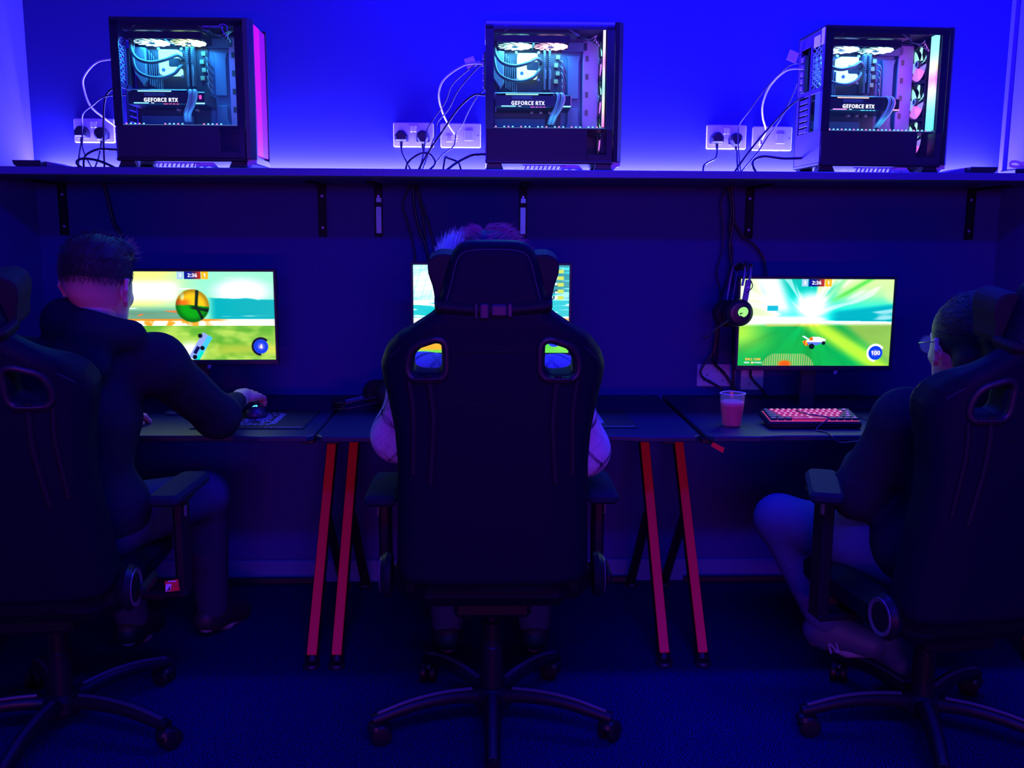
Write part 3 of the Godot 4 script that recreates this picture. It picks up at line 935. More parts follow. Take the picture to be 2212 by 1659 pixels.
func screen_picture(kind: int) -> ImageTexture:
	var w := 512
	var h := 288
	var im := Image.create(w, h, false, Image.FORMAT_RGB8)
	var fn := FastNoiseLite.new()
	fn.seed = 31 + kind
	fn.frequency = 0.01
	fn.fractal_octaves = 3
	var white := Color(1, 1, 1)
	for j in h:
		var v := (j + 0.5) / h
		for i in w:
			var u := (i + 0.5) / w
			var c := Color.BLACK
			if kind == 0:
				var s := streak(fn, u * 120.0, v * 1500.0)
				var s2 := streak(fn, u * 420.0 + 900.0, v * 420.0)
				if v < 0.535:
					c = Color(0.98, 0.93, 0.45).lerp(Color(0.52, 0.93, 0.80), smoothstep(0.25, 0.6, u + 0.15 * v))
					c = c.lerp(Color(0.72, 0.95, 0.75), s * 0.6)
					c = c.lerp(white, smoothstep(0.16, 0.05, absf(v - 0.22)) * smoothstep(0.46, 0.33, u))
					c = c.lerp(white, smoothstep(0.20, 0.06, Vector2((u - 0.80) * 0.8, v - 0.22).length()))
					c = c.lerp(Color(0.0, 0.66, 0.70), smoothstep(0.0, 0.02, v - 0.33 + 0.05 * s2 + 0.06 * (1.0 - u)) * smoothstep(0.56, 0.64, u))
					c = c.lerp(Color(0.45, 0.72, 0.60), smoothstep(0.36, 0.44, v) * smoothstep(0.56, 0.50, u))
					if v > 0.44 and u < 0.5:
						c = c.lerp(Color(0.30, 0.34, 0.26), 0.6 * s)
						c = c.lerp(Color(1.0, 0.45, 0.15), smoothstep(0.68, 0.74, s2))
					c = c.lerp(white, smoothstep(0.74, 0.82, s) * 0.8)
				elif v < 0.61:
					c = white.lerp(Color(1.0, 0.62, 0.12), smoothstep(0.45, 0.7, streak(fn, u * 900.0, v * 500.0)) * smoothstep(0.75, 0.45, u))
					c = c.lerp(Color(1.0, 0.55, 0.05), smoothstep(0.022, 0.008, absf(v - 0.54)) * smoothstep(0.75, 0.6, u))
					c = c.lerp(Color(0.75, 0.85, 1.0), smoothstep(0.6, 0.9, u) * s * 0.6)
				else:
					c = Color(0.38, 0.68, 0.18).lerp(Color(0.72, 0.86, 0.35), smoothstep(0.3, 0.75, s2 + 0.25 * (v - 0.6)))
					c = c.lerp(Color(0.95, 0.85, 0.30), smoothstep(0.10, 0.0, absf(v - 0.88)) * smoothstep(0.55, 0.7, u) * 0.6)
					c = c.lerp(Color(0.30, 0.60, 0.15), s * 0.3)
					c = c.lerp(white, smoothstep(0.12, 0.03, Vector2(u - 0.46, (v - 0.9) * 0.8).length()))
				# the big ball: amber above, green below, dark seam
				var q := Vector2(u - 0.485, (v - 0.385) * 0.5625) / 0.104
				var rr := q.length()
				if rr < 1.06:
					var b := Color(0.98, 0.76, 0.0) if q.y < -0.05 + 0.12 * q.x else Color(0.05, 0.62, 0.0)
					b = b.lerp(Color(0.95, 0.42, 0.0), smoothstep(0.35, 0.0, absf(q.y + 0.2)) * smoothstep(0.1, -0.5, q.x) * (1.0 if q.y < -0.02 else 0.0))
					b = b.lerp(Color(0.06, 0.16, 0.02), smoothstep(0.14, 0.05, absf(q.x - 0.22 - 0.35 * maxf(q.y, 0.0) - 0.1 * absf(q.y))))
					b = b.lerp(Color(0.06, 0.16, 0.02), smoothstep(0.16, 0.04, absf(q.y - 0.10 - 0.2 * q.x)) * smoothstep(-0.3, 0.1, q.x))
					b = b.lerp(Color(1, 1, 0.7), smoothstep(0.18, 0.05, Vector2(q.x + 0.6, (q.y + 0.6) * 0.5).length()))
					b = b * (1.0 - 0.35 * smoothstep(0.6, 1.0, rr))
					c = c.lerp(b, smoothstep(1.06, 0.96, rr))
				# the tumbling blue car, nose up
				var p := Vector2(u - 0.525, (v - 0.855) * 0.5625).rotated(-0.55)
				if absf(p.x) < 0.034 and absf(p.y) < 0.092:
					c = Color(0.55, 0.62, 1.0) if p.x < 0.002 else Color(0.25, 0.75, 1.0)
					if absf(p.x + 0.012) < 0.011 and absf(p.y - 0.03) < 0.026:
						c = Color(0.05, 0.06, 0.3)
					if p.x > 0.016 and p.y > 0.02:
						c = Color(0.0, 0.85, 0.75)
				for t in [Vector2(-0.038, -0.062), Vector2(0.012, 0.0), Vector2(0.0, 0.075)]:
					if (p - t).length() < 0.014:
						c = Color(0.03, 0.06, 0.1)
			elif kind == 2:
				var d := Vector2(u - 0.45, (v - 0.44) * 0.5625)
				var an := atan2(d.y, d.x)
				var rad := d.length()
				var s := streak(fn, an * 110.0, rad * 160.0)
				var s2 := streak(fn, an * 300.0 + 500.0, rad * 130.0)
				var edge := 0.475 + 0.02 * absf(u - 0.5)
				if v < edge:
					c = Color(0.0, 0.72, 0.66).lerp(Color(0.0, 0.92, 0.88), smoothstep(0.0, 0.4, v))
					c = c.lerp(Color(0.85, 1.0, 0.72), smoothstep(0.42, 0.62, s + 0.55 * smoothstep(0.30, 0.0, u) - 0.1))
					c = c.lerp(Color(0.80, 0.98, 0.62), smoothstep(0.50, 0.62, u + 0.35 * v - 0.1) * smoothstep(0.45, 0.05, v))
					c = c.lerp(white, smoothstep(0.17, 0.05, Vector2(u - 0.47, (v - 0.31) * 0.75).length()))
					c = c.lerp(white, smoothstep(0.13, 0.03, absf((u - 0.19) - (v - 0.05) * 0.22)) * smoothstep(0.5, 0.3, v) * 0.95)
					c = c.lerp(Color(0.35, 0.85, 0.30), smoothstep(0.05, 0.0, absf((u - 0.50) - (0.30 - v) * 0.95 - 0.06)) * smoothstep(0.30, 0.15, v) * smoothstep(0.45, 0.6, u))
					c = c.lerp(Color(0.0, 0.66, 0.72), smoothstep(0.34, 0.40, v + 0.22 * (u - 0.62)) * smoothstep(0.56, 0.66, u))
					c = c.lerp(white, smoothstep(0.60, 0.70, s2) * 0.55)
					if absf(u - 0.215) < 0.035 and absf(v - 0.335) < 0.03:
						c = Color(0.05, 0.70, 0.80)
					c = c.lerp(white, smoothstep(0.40, 0.46, v) * smoothstep(0.62, 0.5, u))
				else:
					var t := (v - edge) / (1.0 - edge)
					c = Color(0.0, 0.72, 0.36).lerp(Color(0.10, 0.62, 0.22), s)
					c = c.lerp(Color(0.72, 0.92, 0.20), smoothstep(0.16, 0.02, absf((u - 0.44) - t * 0.47 - 0.02)) * 0.95)
					c = c.lerp(Color(0.70, 0.90, 0.25), smoothstep(0.28, 0.0, u) * smoothstep(0.9, 0.25, t) * 0.9)
					c = c.lerp(Color(0.62, 0.75, 0.30), smoothstep(0.0, 0.12, (u - 0.60) - t * 0.35) * 0.85)
					c = c.lerp(Color(0.75, 0.85, 1.0), smoothstep(0.04, 0.10, (u - 0.48) - t * 1.35) * smoothstep(0.42, 0.25, s + 0.1 * t))
					c = c.lerp(white, smoothstep(0.14, 0.03, t + 0.25 * maxf(0.0, u - 0.55) * 0.2))
					c = c.lerp(Color(1.0, 0.80, 0.30), smoothstep(0.05, 0.0, absf(t - 0.10)) * smoothstep(0.40, 0.30, absf(u - 0.35) * 2.0) * 0.6)
					var hum := Vector2(u - 0.33, v - 1.0)
					if hum.length() < 0.17 and v > 0.86:
						c = c.lerp(Color(0.75, 0.75, 0.45), 0.5 + 0.4 * sin(u * 420.0))
						c = c.lerp(Color(1.0, 0.35, 0.0), smoothstep(0.06, 0.02, Vector2(u - 0.31, v - 0.98).length()))
					c = c * (0.9 + 0.2 * s2)
				# the white car with an orange tail
				var p := Vector2(u - 0.505, (v - 0.715) * 0.5625)
				var body := PackedVector2Array([Vector2(-0.045, 0.022), Vector2(-0.06, 0.0), Vector2(-0.03, -0.028), Vector2(0.02, -0.03), Vector2(0.07, -0.012), Vector2(0.06, 0.006), Vector2(0.01, 0.026)])
				if absf(p.x) < 0.11 and absf(p.y) < 0.06:
					if Geometry2D.is_point_in_polygon(p, body):
						c = Color(0.92, 0.95, 1.0) if p.y < 0.006 else Color(0.35, 0.45, 0.95)
						if p.distance_to(Vector2(-0.028, -0.016)) < 0.013:
							c = Color(0.95, 0.45, 0.1)
					elif Geometry2D.is_point_in_polygon(p, PackedVector2Array([Vector2(-0.09, -0.032), Vector2(-0.075, -0.036), Vector2(-0.035, -0.012), Vector2(-0.045, -0.004)])):
						c = Color(0.8, 0.9, 1.0)
					elif Geometry2D.is_point_in_polygon(p, PackedVector2Array([Vector2(-0.085, 0.0), Vector2(-0.06, -0.008), Vector2(-0.042, 0.03), Vector2(-0.07, 0.028)])):
						c = Color(1.0, 0.5 + 0.3 * sin(u * 300.0), 0.05)
					if p.distance_to(Vector2(-0.022, 0.034)) < 0.018 or p.distance_to(Vector2(0.055, 0.012)) < 0.012:
						c = Color(0.02, 0.08, 0.08)
			else:
				var s := streak(fn, u * 200.0, v * 1300.0)
				var s2 := streak(fn, u * 500.0 + 300.0, v * 500.0)
				if v < 0.40:
					c = Color(0.62, 0.94, 0.98).lerp(Color(0.15, 0.85, 0.88), smoothstep(0.45, 0.7, s2))
					c = c.lerp(white, smoothstep(0.30, 0.05, Vector2(u - 0.12, v - 0.2).length()))
					if absf(fposmod(u * 18.0 + v * 3.0, 1.0) - 0.5) > 0.46 or absf(fposmod(v * 16.0 + u * 3.0, 1.0) - 0.5) > 0.46:
						c = c.lerp(Color(0.2, 0.8, 0.9), 0.45)
					if u > 0.85:
						c = c.lerp(Color(0.0, 0.50, 0.48), 0.75 * smoothstep(0.4, 0.55, s))
				elif v < 0.70:
					c = Color(0.0, 0.75, 0.78).lerp(white, smoothstep(0.45, 0.6, s))
					if v > 0.6:
						c = white.lerp(Color(1.0, 0.6, 0.1), smoothstep(0.6, 0.9, u) * s)
				else:
					c = Color(0.25, 0.78, 0.22).lerp(Color(0.55, 0.9, 0.3), s2)
				if u > 0.88 and u < 0.965 and v > 0.03 and v < 0.42:
					var rowp := fposmod((v - 0.03) / 0.075, 1.0)
					if rowp > 0.25 and rowp < 0.8:
						c = Color(0.9, 1.0, 0.95) if streak(fn, u * 4000.0, floorf(v / 0.075) * 300.0) > 0.5 else Color(0.0, 0.4, 0.4)
						if u > 0.925:
							c = Color(0.75, 0.85, 0.25)
				if u < 0.2 and v > 0.88:
					c = c.lerp(Color(1.0, 0.65, 0.1), smoothstep(0.06, 0.02, absf(v - 0.93)) * 0.9)
			# round gauge low on the right and the score strip at the top
			var g := Vector2(u - 0.907, (v - 0.85) * 0.5625)
			var gr := g.length()
			if gr < 0.060:
				var ga := atan2(g.y, g.x)
				if gr < 0.042:
					c = Color(0.45, 0.42, 0.95).lerp(Color(0.02, 0.22, 0.85), smoothstep(0.008, 0.034, gr))
				elif gr < 0.046:
					c = Color(0.1, 0.3, 0.95)
				elif kind == 0 and (ga < -0.75 or ga > 1.6):
					c = Color(0.02, 0.06, 0.16)
				elif kind == 2 and (ga < -0.55 or ga > 1.6):
					c = white
			if v < 0.082:
				if absf(u - 0.417) < 0.020:
					c = Color(0.62, 0.78, 1.0)
				elif absf(u - 0.493) < 0.052:
					c = Color(0.02, 0.10, 0.55).lerp(Color(0.75, 0.18, 0.0), smoothstep(0.47, 0.55, u))
				elif absf(u - 0.570) < 0.022:
					c = Color(1.0, 0.70, 0.0)
			im.set_pixel(i, j, Color(clampf(c.r, 0, 1), clampf(c.g, 0, 1), clampf(c.b, 0, 1)))
	return ImageTexture.create_from_image(im)

func build_screens() -> void:
	var shell := mat("monitor shell", 0.022, 0.024, 0.03, 0.45)
	var spec := [
		[-0.988, 1.074, 0.36, 2.0, 0, "flat monitor on the left desk showing a large amber and green ball"],
		[0.011, 1.100, 0.36, 0.0, 1, "flat monitor on the middle desk, mostly hidden behind the chair"],
		[1.123, 1.057, 0.36, 0.0, 2, "flat monitor on the right desk showing a white car on green turf"]]
	var sw := 0.527
	var sh := 0.297
	for s in spec:
		var m := thing("monitor", s[5], "monitor", Vector3(s[0], 0.7455, s[2] - 0.05), deg_to_rad(s[3]), "gaming monitors on the desks")
		var cy: float = s[1] - 0.7455
		var fr := MB.new()   # frame round the panel, its lower edge deeper
		fr.box(Vector3(0, cy + sh * 0.5 + 0.0045, 0.04), Vector3(sw + 0.018, 0.009, 0.022), 0.002)
		fr.box(Vector3(0, cy - sh * 0.5 - 0.008, 0.04), Vector3(sw + 0.018, 0.016, 0.024), 0.002)
		for q in [-1.0, 1.0]:
			fr.box(Vector3(q * (sw * 0.5 + 0.0045), cy, 0.04), Vector3(0.009, sh + 0.004, 0.022), 0.002)
		part("bezel", fr.mesh(), shell, m)
		var bk := MB.new()
		bk.box(Vector3(0, cy, 0.030), Vector3(sw + 0.014, sh + 0.014, 0.014), 0.004)
		bk.box(Vector3(0, cy - 0.02, 0.014), Vector3(0.26, 0.18, 0.026), 0.01)
		part("back_shell", bk.mesh(), shell, m)
		var pm := StandardMaterial3D.new()
		pm.resource_name = "screen picture %d" % s[4]
		pm.albedo_color = Color(0.02, 0.02, 0.02)
		pm.roughness = 0.3
		pm.emission_enabled = true
		pm.emission = Color.BLACK
		pm.emission_texture = screen_picture(s[4])
		pm.emission_energy_multiplier = 1.25
		var b := MB.new()
		var x0 := -sw * 0.5
		b.quad(Vector3(x0, cy - sh * 0.5, 0.047), Vector3(-x0, cy - sh * 0.5, 0.047), Vector3(-x0, cy + sh * 0.5, 0.047), Vector3(x0, cy + sh * 0.5, 0.047))
		b.quad(Vector3(-x0, cy - sh * 0.5, 0.038), Vector3(x0, cy - sh * 0.5, 0.038), Vector3(x0, cy + sh * 0.5, 0.038), Vector3(-x0, cy + sh * 0.5, 0.038))
		var scr := part("screen", b.mesh(), pm, m)
		var lit := glow("screen white", 1.0, 1.0, 1.0, 1.1)
		var put := func(text: String, u: float, v: float, hh: float, mm: Material) -> void:
			part("screen_text", lettering(text, hh, 0.0006), mm, scr, Vector3(x0 + u * sw, cy + sh * 0.5 - v * sh - hh * 0.02, 0.0475))
		if s[4] != 1:
			put.call("3", 0.417, 0.041, 0.0125, lit)
			put.call("2:36", 0.493, 0.041, 0.0125, lit)
			put.call("1", 0.570, 0.041, 0.0125, lit)
			put.call("4" if s[4] == 0 else "100", 0.907, 0.85, 0.0150, lit)
		else:
			put.call("11", 0.907, 0.845, 0.0150, lit)
		if s[4] == 2:
			put.call("BALL CAM", 0.10, 0.925, 0.0085, glow("screen amber", 1.0, 0.55, 0.05, 1.1))
			put.call("PRESS    TO TOGGLE", 0.10, 0.965, 0.0050, lit)
			part("screen_text", turned([[0.0, 0.0], [0.004, 0.0], [0.0, 0.0006]], 14, Transform3D(FRONT, Vector3.ZERO)), glow("screen amber", 1.0, 0.55, 0.05, 1.1), scr, Vector3(x0 + 0.095 * sw, cy + sh * 0.5 - 0.966 * sh, 0.0474))
		area_light("screen_light", m, Vector3(0, cy, 0.052), Vector3(0, 0, 1), Vector2(sw, sh), Color(0.6, 1.0, 0.6), 0.04)
		var st := MB.new()
		st.box(Vector3(0, (cy - sh * 0.5) * 0.5 + 0.065, 0.0), Vector3(0.055, cy - sh * 0.5 + 0.12, 0.018), 0.004)
		part("stand_neck", st.mesh(), shell, m)
		part("stand_foot", plate(rounded(0.20, 0.17, 0.02), -0.010, 0.0, 0.002), mat("stand foot", 0.05, 0.055, 0.07, 0.4), m, Vector3(0, 0, 0.03), Vector3(PI * 0.5, 0, 0))
		part("control_nub", plate(poly([[0, 0], [0.016, 0.006], [0.012, -0.010], [0.002, -0.014]]), 0.0, 0.006, 0.001), mat("nub plastic", 0.3, 0.33, 0.5, 0.4), m, Vector3(0.03 if s[4] == 0 else 0.075, cy - sh * 0.5 - 0.019, 0.036))

# ---------------------------------------------------------------- wall sockets, plugs, cables
func wall_plate(at: Vector3, w: float, h: float, label: String, kind: String) -> Node3D:
	var white := mat("white plastic", 0.55, 0.52, 0.62, 0.35)
	var s := thing("wall_socket" if kind != "data" else "data_plate", label, "socket" if kind != "data" else "wall plate", at)
	part("plate", plate(rounded(w, h, 0.006), 0.0, 0.010, 0.003), white, s)
	var pin := mat("pin hole", 0.01, 0.01, 0.015, 0.8)
	if kind == "data":
		part("outlet", box(Vector3(-0.042, -0.012, 0.010), Vector3(0.022, 0.022, 0.002), 0.0005), white, s)
		part("outlet", box(Vector3(-0.042, -0.014, 0.0108), Vector3(0.014, 0.011, 0.001)), mat("shutter", 0.42, 0.40, 0.55, 0.4), s)
		part("outlet", box(Vector3(0.030, 0.0, 0.010), Vector3(0.032, 0.036, 0.002), 0.0005), mat("shutter", 0.42, 0.40, 0.55, 0.4), s)
		part("screw", turned([[0.0, 0.0], [0.0028, 0.0], [0.0, 0.001]], 12, Transform3D(FRONT, Vector3(0.063, 0.0, 0.0098))), pin, s)
	else:
		var gangs := [-0.036, 0.036] if w > 0.12 else [0.0]
		for i in gangs.size():
			part("switch", plate(rounded(0.011, 0.023, 0.002), 0.0, 0.0145, 0.0015), mat("switch plastic", 0.62, 0.6, 0.66, 0.3), s, Vector3((0.007 if i else -0.007) if w > 0.12 else 0.0, 0.022, 0), Vector3(0.06, 0, 0))
			part("pin_hole", box(Vector3(gangs[i], 0.003, 0.0098), Vector3(0.004, 0.008, 0.001)), pin, s)
			for q in [-0.011, 0.011]:
				part("pin_hole", box(Vector3(gangs[i] + q, -0.019, 0.0098), Vector3(0.0065, 0.004, 0.001)), pin, s)
	return s

func plug(at: Vector3, label: String, cord: Array, small: bool) -> void:
	var black := mat("plug black", 0.012, 0.010, 0.018, 0.45)
	var p := thing("power_plug", label, "plug", at, 0.0, "black power plugs on the wall above the shelf")
	var k := 0.86 if small else 1.0
	part("plug_body", plate(soften(poly([[-0.022, -0.017], [0.022, -0.017], [0.0235, 0.004], [0.009, 0.022], [-0.009, 0.022], [-0.0235, 0.004]] if not small else [[-0.010, -0.025], [0.010, -0.025], [0.022, -0.006], [0.021, 0.012], [0.008, 0.022], [-0.008, 0.022], [-0.021, 0.012], [-0.022, -0.006]]), 0.006), 0.0, 0.036, 0.006), black, p)
	part("plug_rim", plate(soften(poly([[-0.024, -0.019], [0.024, -0.019], [0.025, 0.004], [0.010, 0.023], [-0.010, 0.023], [-0.025, 0.004]]), 0.006), 0.0, 0.006, 0.001), mat("plug rim", 0.05, 0.03, 0.08, 0.4), p)
	part("strain_relief", tube(pts([[0, -0.018, 0.018], [0, -0.03, 0.022], [0, -0.045, 0.026]]), 0.0058 * k, 8, 3, false, 0.0042), black, p)
	var c := [Vector3(0, -0.036, 0.024)]
	for q in cord:
		c.append(Vector3(q[0], q[1], q[2]) - at)
	part("cord", tube(c, 0.0034, 8, 5), mat("black cord", 0.014, 0.010, 0.022, 0.4), p)

func build_sockets() -> void:
	wall_plate(Vector3(-1.426, 1.715, 0.0), 0.146, 0.086, "white double wall socket half hidden by the leftmost tower", "power")
	wall_plate(Vector3(-0.273, 1.709, 0.0), 0.148, 0.088, "white double wall socket on the shelf wall, left of the middle tower's data plate", "power")
	wall_plate(Vector3(-0.101, 1.708, 0.0), 0.148, 0.088, "white data plate directly beside the middle tower", "data")
	wall_plate(Vector3(0.877, 1.710, 0.0), 0.148, 0.088, "white double wall socket on the shelf wall, furthest from the rightmost tower", "power")
	wall_plate(Vector3(1.047, 1.706, 0.0), 0.148, 0.088, "white data plate directly beside the rightmost tower", "data")
	wall_plate(Vector3(0.875, 0.822, 0.0), 0.148, 0.086, "white double wall socket low on the wall behind the pink drink, without plugs", "power")
	wall_plate(Vector3(1.014, 0.808, 0.0), 0.088, 0.086, "white single wall socket low under the right monitor", "power")
	plug(Vector3(-1.464, 1.706, 0.010), "black plug in the half hidden socket, the one clear of the leftmost tower", [[-1.463, 1.645, 0.05], [-1.452, 1.615, 0.09], [-1.437, 1.575, 0.14], [-1.430, 1.558, 0.17]], false)
	plug(Vector3(-1.394, 1.702, 0.010), "black plug in the half hidden socket, the one next to the leftmost tower", [[-1.392, 1.645, 0.05], [-1.385, 1.61, 0.09], [-1.372, 1.558, 0.17]], true)
	plug(Vector3(-0.316, 1.700, 0.010), "black triangular plug in the socket near the middle tower, cord curving down", [[-0.311, 1.640, 0.05], [-0.292, 1.605, 0.10], [-0.265, 1.558, 0.16]], false)
	plug(Vector3(-0.238, 1.700, 0.010), "black plug behind the thin cables near the middle tower", [[-0.235, 1.640, 0.05], [-0.239, 1.602, 0.10], [-0.248, 1.558, 0.16]], true)
	plug(Vector3(0.838, 1.702, 0.010), "black triangular plug in the right hand shelf socket, its cord curling to the left", [[0.836, 1.660, 0.045], [0.828, 1.630, 0.06], [0.797, 1.614, 0.08], [0.776, 1.597, 0.10], [0.768, 1.558, 0.13]], false)
	plug(Vector3(0.908, 1.700, 0.010), "black plug in the right hand shelf socket, its cord hanging straight down", [[0.908, 1.650, 0.05], [0.905, 1.615, 0.07], [0.903, 1.558, 0.11]], true)

func cable(label: String, p: Array, r: float, m: Material, group := "", clip := false) -> Node3D:
	var w := pts(p)
	var base: Vector3 = w[w.size() - 1]
	for i in w.size():
		w[i] -= base
	var c := thing("cable", label, "cable", base, 0.0, group)
	part("cord", tube(w, r, 8, 5), m, c)
	if clip:
		var b := MB.new()
		b.box(Vector3(0, -0.006, 0.0), Vector3(0.011, 0.018, 0.012), 0.002)
		b.box(Vector3(0, -0.018, 0.0), Vector3(0.007, 0.010, 0.009), 0.001)
		part("connector", b.mesh(), mat("clear plug", 0.75, 0.72, 0.85, 0.3), c)
	return c

func build_cables() -> void:
	var pale := mat("pale cord", 0.42, 0.40, 0.55, 0.4)
	var dark := mat("thin black cord", 0.03, 0.015, 0.06, 0.4)
	var cord := mat("black cord", 0.014, 0.010, 0.022, 0.4)
	cable("pale network cable looping from the leftmost tower down to its wall", [[-1.170, 1.925, 0.26], [-1.266, 1.920, 0.25], [-1.319, 1.910, 0.23], [-1.378, 1.876, 0.18], [-1.395, 1.843, 0.15], [-1.389, 1.788, 0.12], [-1.359, 1.751, 0.08], [-1.333, 1.725, 0.03], [-1.300, 1.715, 0.012]], 0.0034, pale)
	cable("pale network cable looping from the middle tower to its data plate", [[-0.005, 1.921, 0.26], [-0.014, 1.919, 0.25], [-0.078, 1.916, 0.24], [-0.150, 1.876, 0.20], [-0.172, 1.829, 0.16], [-0.164, 1.782, 0.10], [-0.145, 1.743, 0.05], [-0.119, 1.708, 0.020]], 0.0034, pale, "", true)
	cable("pale network cable looping from the rightmost tower to its data plate", [[1.064, 1.905, 0.31], [1.061, 1.903, 0.30], [1.008, 1.903, 0.27], [0.975, 1.864, 0.20], [0.966, 1.809, 0.15], [0.983, 1.767, 0.10], [1.010, 1.730, 0.05], [1.003, 1.695, 0.020]], 0.0034, pale, "", true)
	cable("black video cable sloping from the middle tower down across the data plate", [[-0.006, 1.812, 0.285], [-0.018, 1.812, 0.28], [-0.051, 1.812, 0.27], [-0.102, 1.771, 0.25], [-0.157, 1.694, 0.25], [-0.205, 1.625, 0.25], [-0.244, 1.558, 0.25]], 0.0036, cord)
	cable("thin dark cable from the middle tower passing over the two-plug socket", [[-0.012, 1.935, 0.22], [-0.058, 1.914, 0.20], [-0.124, 1.866, 0.15], [-0.151, 1.811, 0.12], [-0.197, 1.750, 0.10], [-0.220, 1.710, 0.10], [-0.229, 1.636, 0.12], [-0.243, 1.558, 0.16]], 0.0024, dark)
	cable("thin dark cable from the middle tower passing between its two wall plates", [[-0.008, 1.925, 0.22], [-0.039, 1.911, 0.20], [-0.104, 1.843, 0.17], [-0.138, 1.785, 0.14], [-0.181, 1.742, 0.10], [-0.189, 1.702, 0.10], [-0.211, 1.636, 0.12], [-0.238, 1.558, 0.16]], 0.0024, dark)
	cable("thin dark cable curving across the middle data plate towards the shelf", [[-0.006, 1.845, 0.21], [-0.040, 1.816, 0.20], [-0.073, 1.768, 0.15], [-0.090, 1.736, 0.12], [-0.116, 1.705, 0.08], [-0.124, 1.664, 0.08], [-0.165, 1.630, 0.10], [-0.215, 1.558, 0.16]], 0.0024, dark)
	cable("black mains lead plugged low into the back of the middle tower", [[-0.006, 1.621, 0.255], [-0.035, 1.620, 0.25], [-0.063, 1.616, 0.24], [-0.110, 1.591, 0.25], [-0.150, 1.558, 0.28]], 0.0042, cord)
	cable("black cord standing up in a round loop below the two-plug socket", [[-0.290, 1.558, 0.20], [-0.277, 1.597, 0.20], [-0.240, 1.624, 0.20], [-0.208, 1.627, 0.20], [-0.186, 1.604, 0.22], [-0.185, 1.584, 0.24], [-0.212, 1.558, 0.26]], 0.0036, cord)
	cable("black cord in a small pointed loop beside the middle tower", [[-0.156, 1.558, 0.24], [-0.148, 1.610, 0.23], [-0.138, 1.609, 0.22], [-0.111, 1.600, 0.22], [-0.100, 1.588, 0.23], [-0.091, 1.558, 0.24]], 0.0036, cord)
	cable("black mains lead plugged low into the back of the rightmost tower", [[1.062, 1.611, 0.31], [1.042, 1.611, 0.30], [1.004, 1.612, 0.28], [0.946, 1.620, 0.26], [0.915, 1.609, 0.26], [0.906, 1.589, 0.27], [0.920, 1.558, 0.28]], 0.0042, cord)
	cable("black video cable sloping from the rightmost tower across its data plate", [[1.064, 1.810, 0.305], [1.050, 1.806, 0.29], [1.030, 1.790, 0.26], [0.994, 1.750, 0.24], [0.933, 1.680, 0.24], [0.880, 1.610, 0.24], [0.846, 1.558, 0.24]], 0.0036, cord)
	cable("thin dark cable winding down beside the rightmost tower over its data plate", [[1.064, 1.905, 0.26], [1.058, 1.841, 0.20], [1.034, 1.768, 0.16], [1.019, 1.729, 0.12], [0.998, 1.695, 0.10], [0.957, 1.643, 0.14], [0.872, 1.558, 0.21]], 0.0024, dark)
	cable("thin dark cable from the rightmost tower running down over the hanging plug", [[1.062, 1.935, 0.23], [1.030, 1.926, 0.20], [0.975, 1.864, 0.15], [0.926, 1.788, 0.12], [0.904, 1.745, 0.08], [0.903, 1.708, 0.075], [0.906, 1.640, 0.085], [0.909, 1.558, 0.12]], 0.0024, dark)
	cable("black cable hanging straight down next to the leftmost tower", [[-1.182, 1.840, 0.30], [-1.247, 1.813, 0.30], [-1.275, 1.779, 0.28], [-1.290, 1.722, 0.26], [-1.294, 1.661, 0.26], [-1.297, 1.558, 0.26]], 0.0036, cord)
	cable("thin dark cable crossing the half hidden socket at the far left", [[-1.182, 1.800, 0.30], [-1.263, 1.794, 0.30], [-1.328, 1.771, 0.25], [-1.402, 1.757, 0.15], [-1.429, 1.724, 0.10], [-1.432, 1.677, 0.10], [-1.423, 1.635, 0.12], [-1.360, 1.558, 0.20]], 0.0026, dark)
	cable("black cord arching out of the leftmost tower onto the shelf", [[-1.180, 1.622, 0.29], [-1.254, 1.625, 0.28], [-1.310, 1.628, 0.26], [-1.350, 1.616, 0.25], [-1.367, 1.598, 0.25], [-1.367, 1.558, 0.26]], 0.0040, cord)
	cable("black cord coiled flat on the shelf beside the leftmost tower", [[-1.350, 1.5585, 0.30], [-1.372, 1.578, 0.30], [-1.358, 1.592, 0.30], [-1.319, 1.591, 0.30], [-1.281, 1.580, 0.30], [-1.235, 1.558, 0.30]], 0.0042, cord)
	# white cable ties with paper flags behind the towers
	var tags := [[Vector3(-0.062, 1.930, 0.20), 0.5, "white paper flag on a cable behind the middle tower"], [Vector3(1.028, 1.950, 0.26), -0.2, "white paper flag on a cable behind the rightmost tower"]]
	for t in tags:
		var o := thing("cable_flag", t[2], "cable tag", t[0])
		part("paper", plate(poly([[-0.018, -0.014], [0.016, -0.020], [0.020, 0.014], [-0.014, 0.020]]), 0.0, 0.0012), mat("sticker paper", 0.75, 0.6, 0.8, 0.7), o, Vector3.ZERO, Vector3(0, 0, t[1]))
		part("tie", tube(pts([[0.014, 0.0, -0.002], [0.03, 0.006, -0.004], [0.045, 0.002, 0.0]]), 0.0016, 6, 3), dark, o)
	# loose cables hanging down the wall below the shelf
	var hang := "black cables hanging under the shelf"
	cable("black cable bowing out to the left under the shelf behind the middle chair", [[-0.286, 1.527, 0.03], [-0.314, 1.461, 0.03], [-0.298, 1.394, 0.03], [-0.276, 1.310, 0.03], [-0.269, 1.230, 0.03], [-0.265, 1.00, 0.03], [-0.26, 0.748, 0.04]], 0.004, cord, hang)
	cable("straight black cable, thickest of those hanging behind the middle chair", [[-0.273, 1.527, 0.04], [-0.272, 1.461, 0.04], [-0.255, 1.377, 0.04], [-0.226, 1.293, 0.04], [-0.213, 1.230, 0.04], [-0.20, 1.00, 0.04], [-0.2, 0.748, 0.04]], 0.0055, cord, hang)
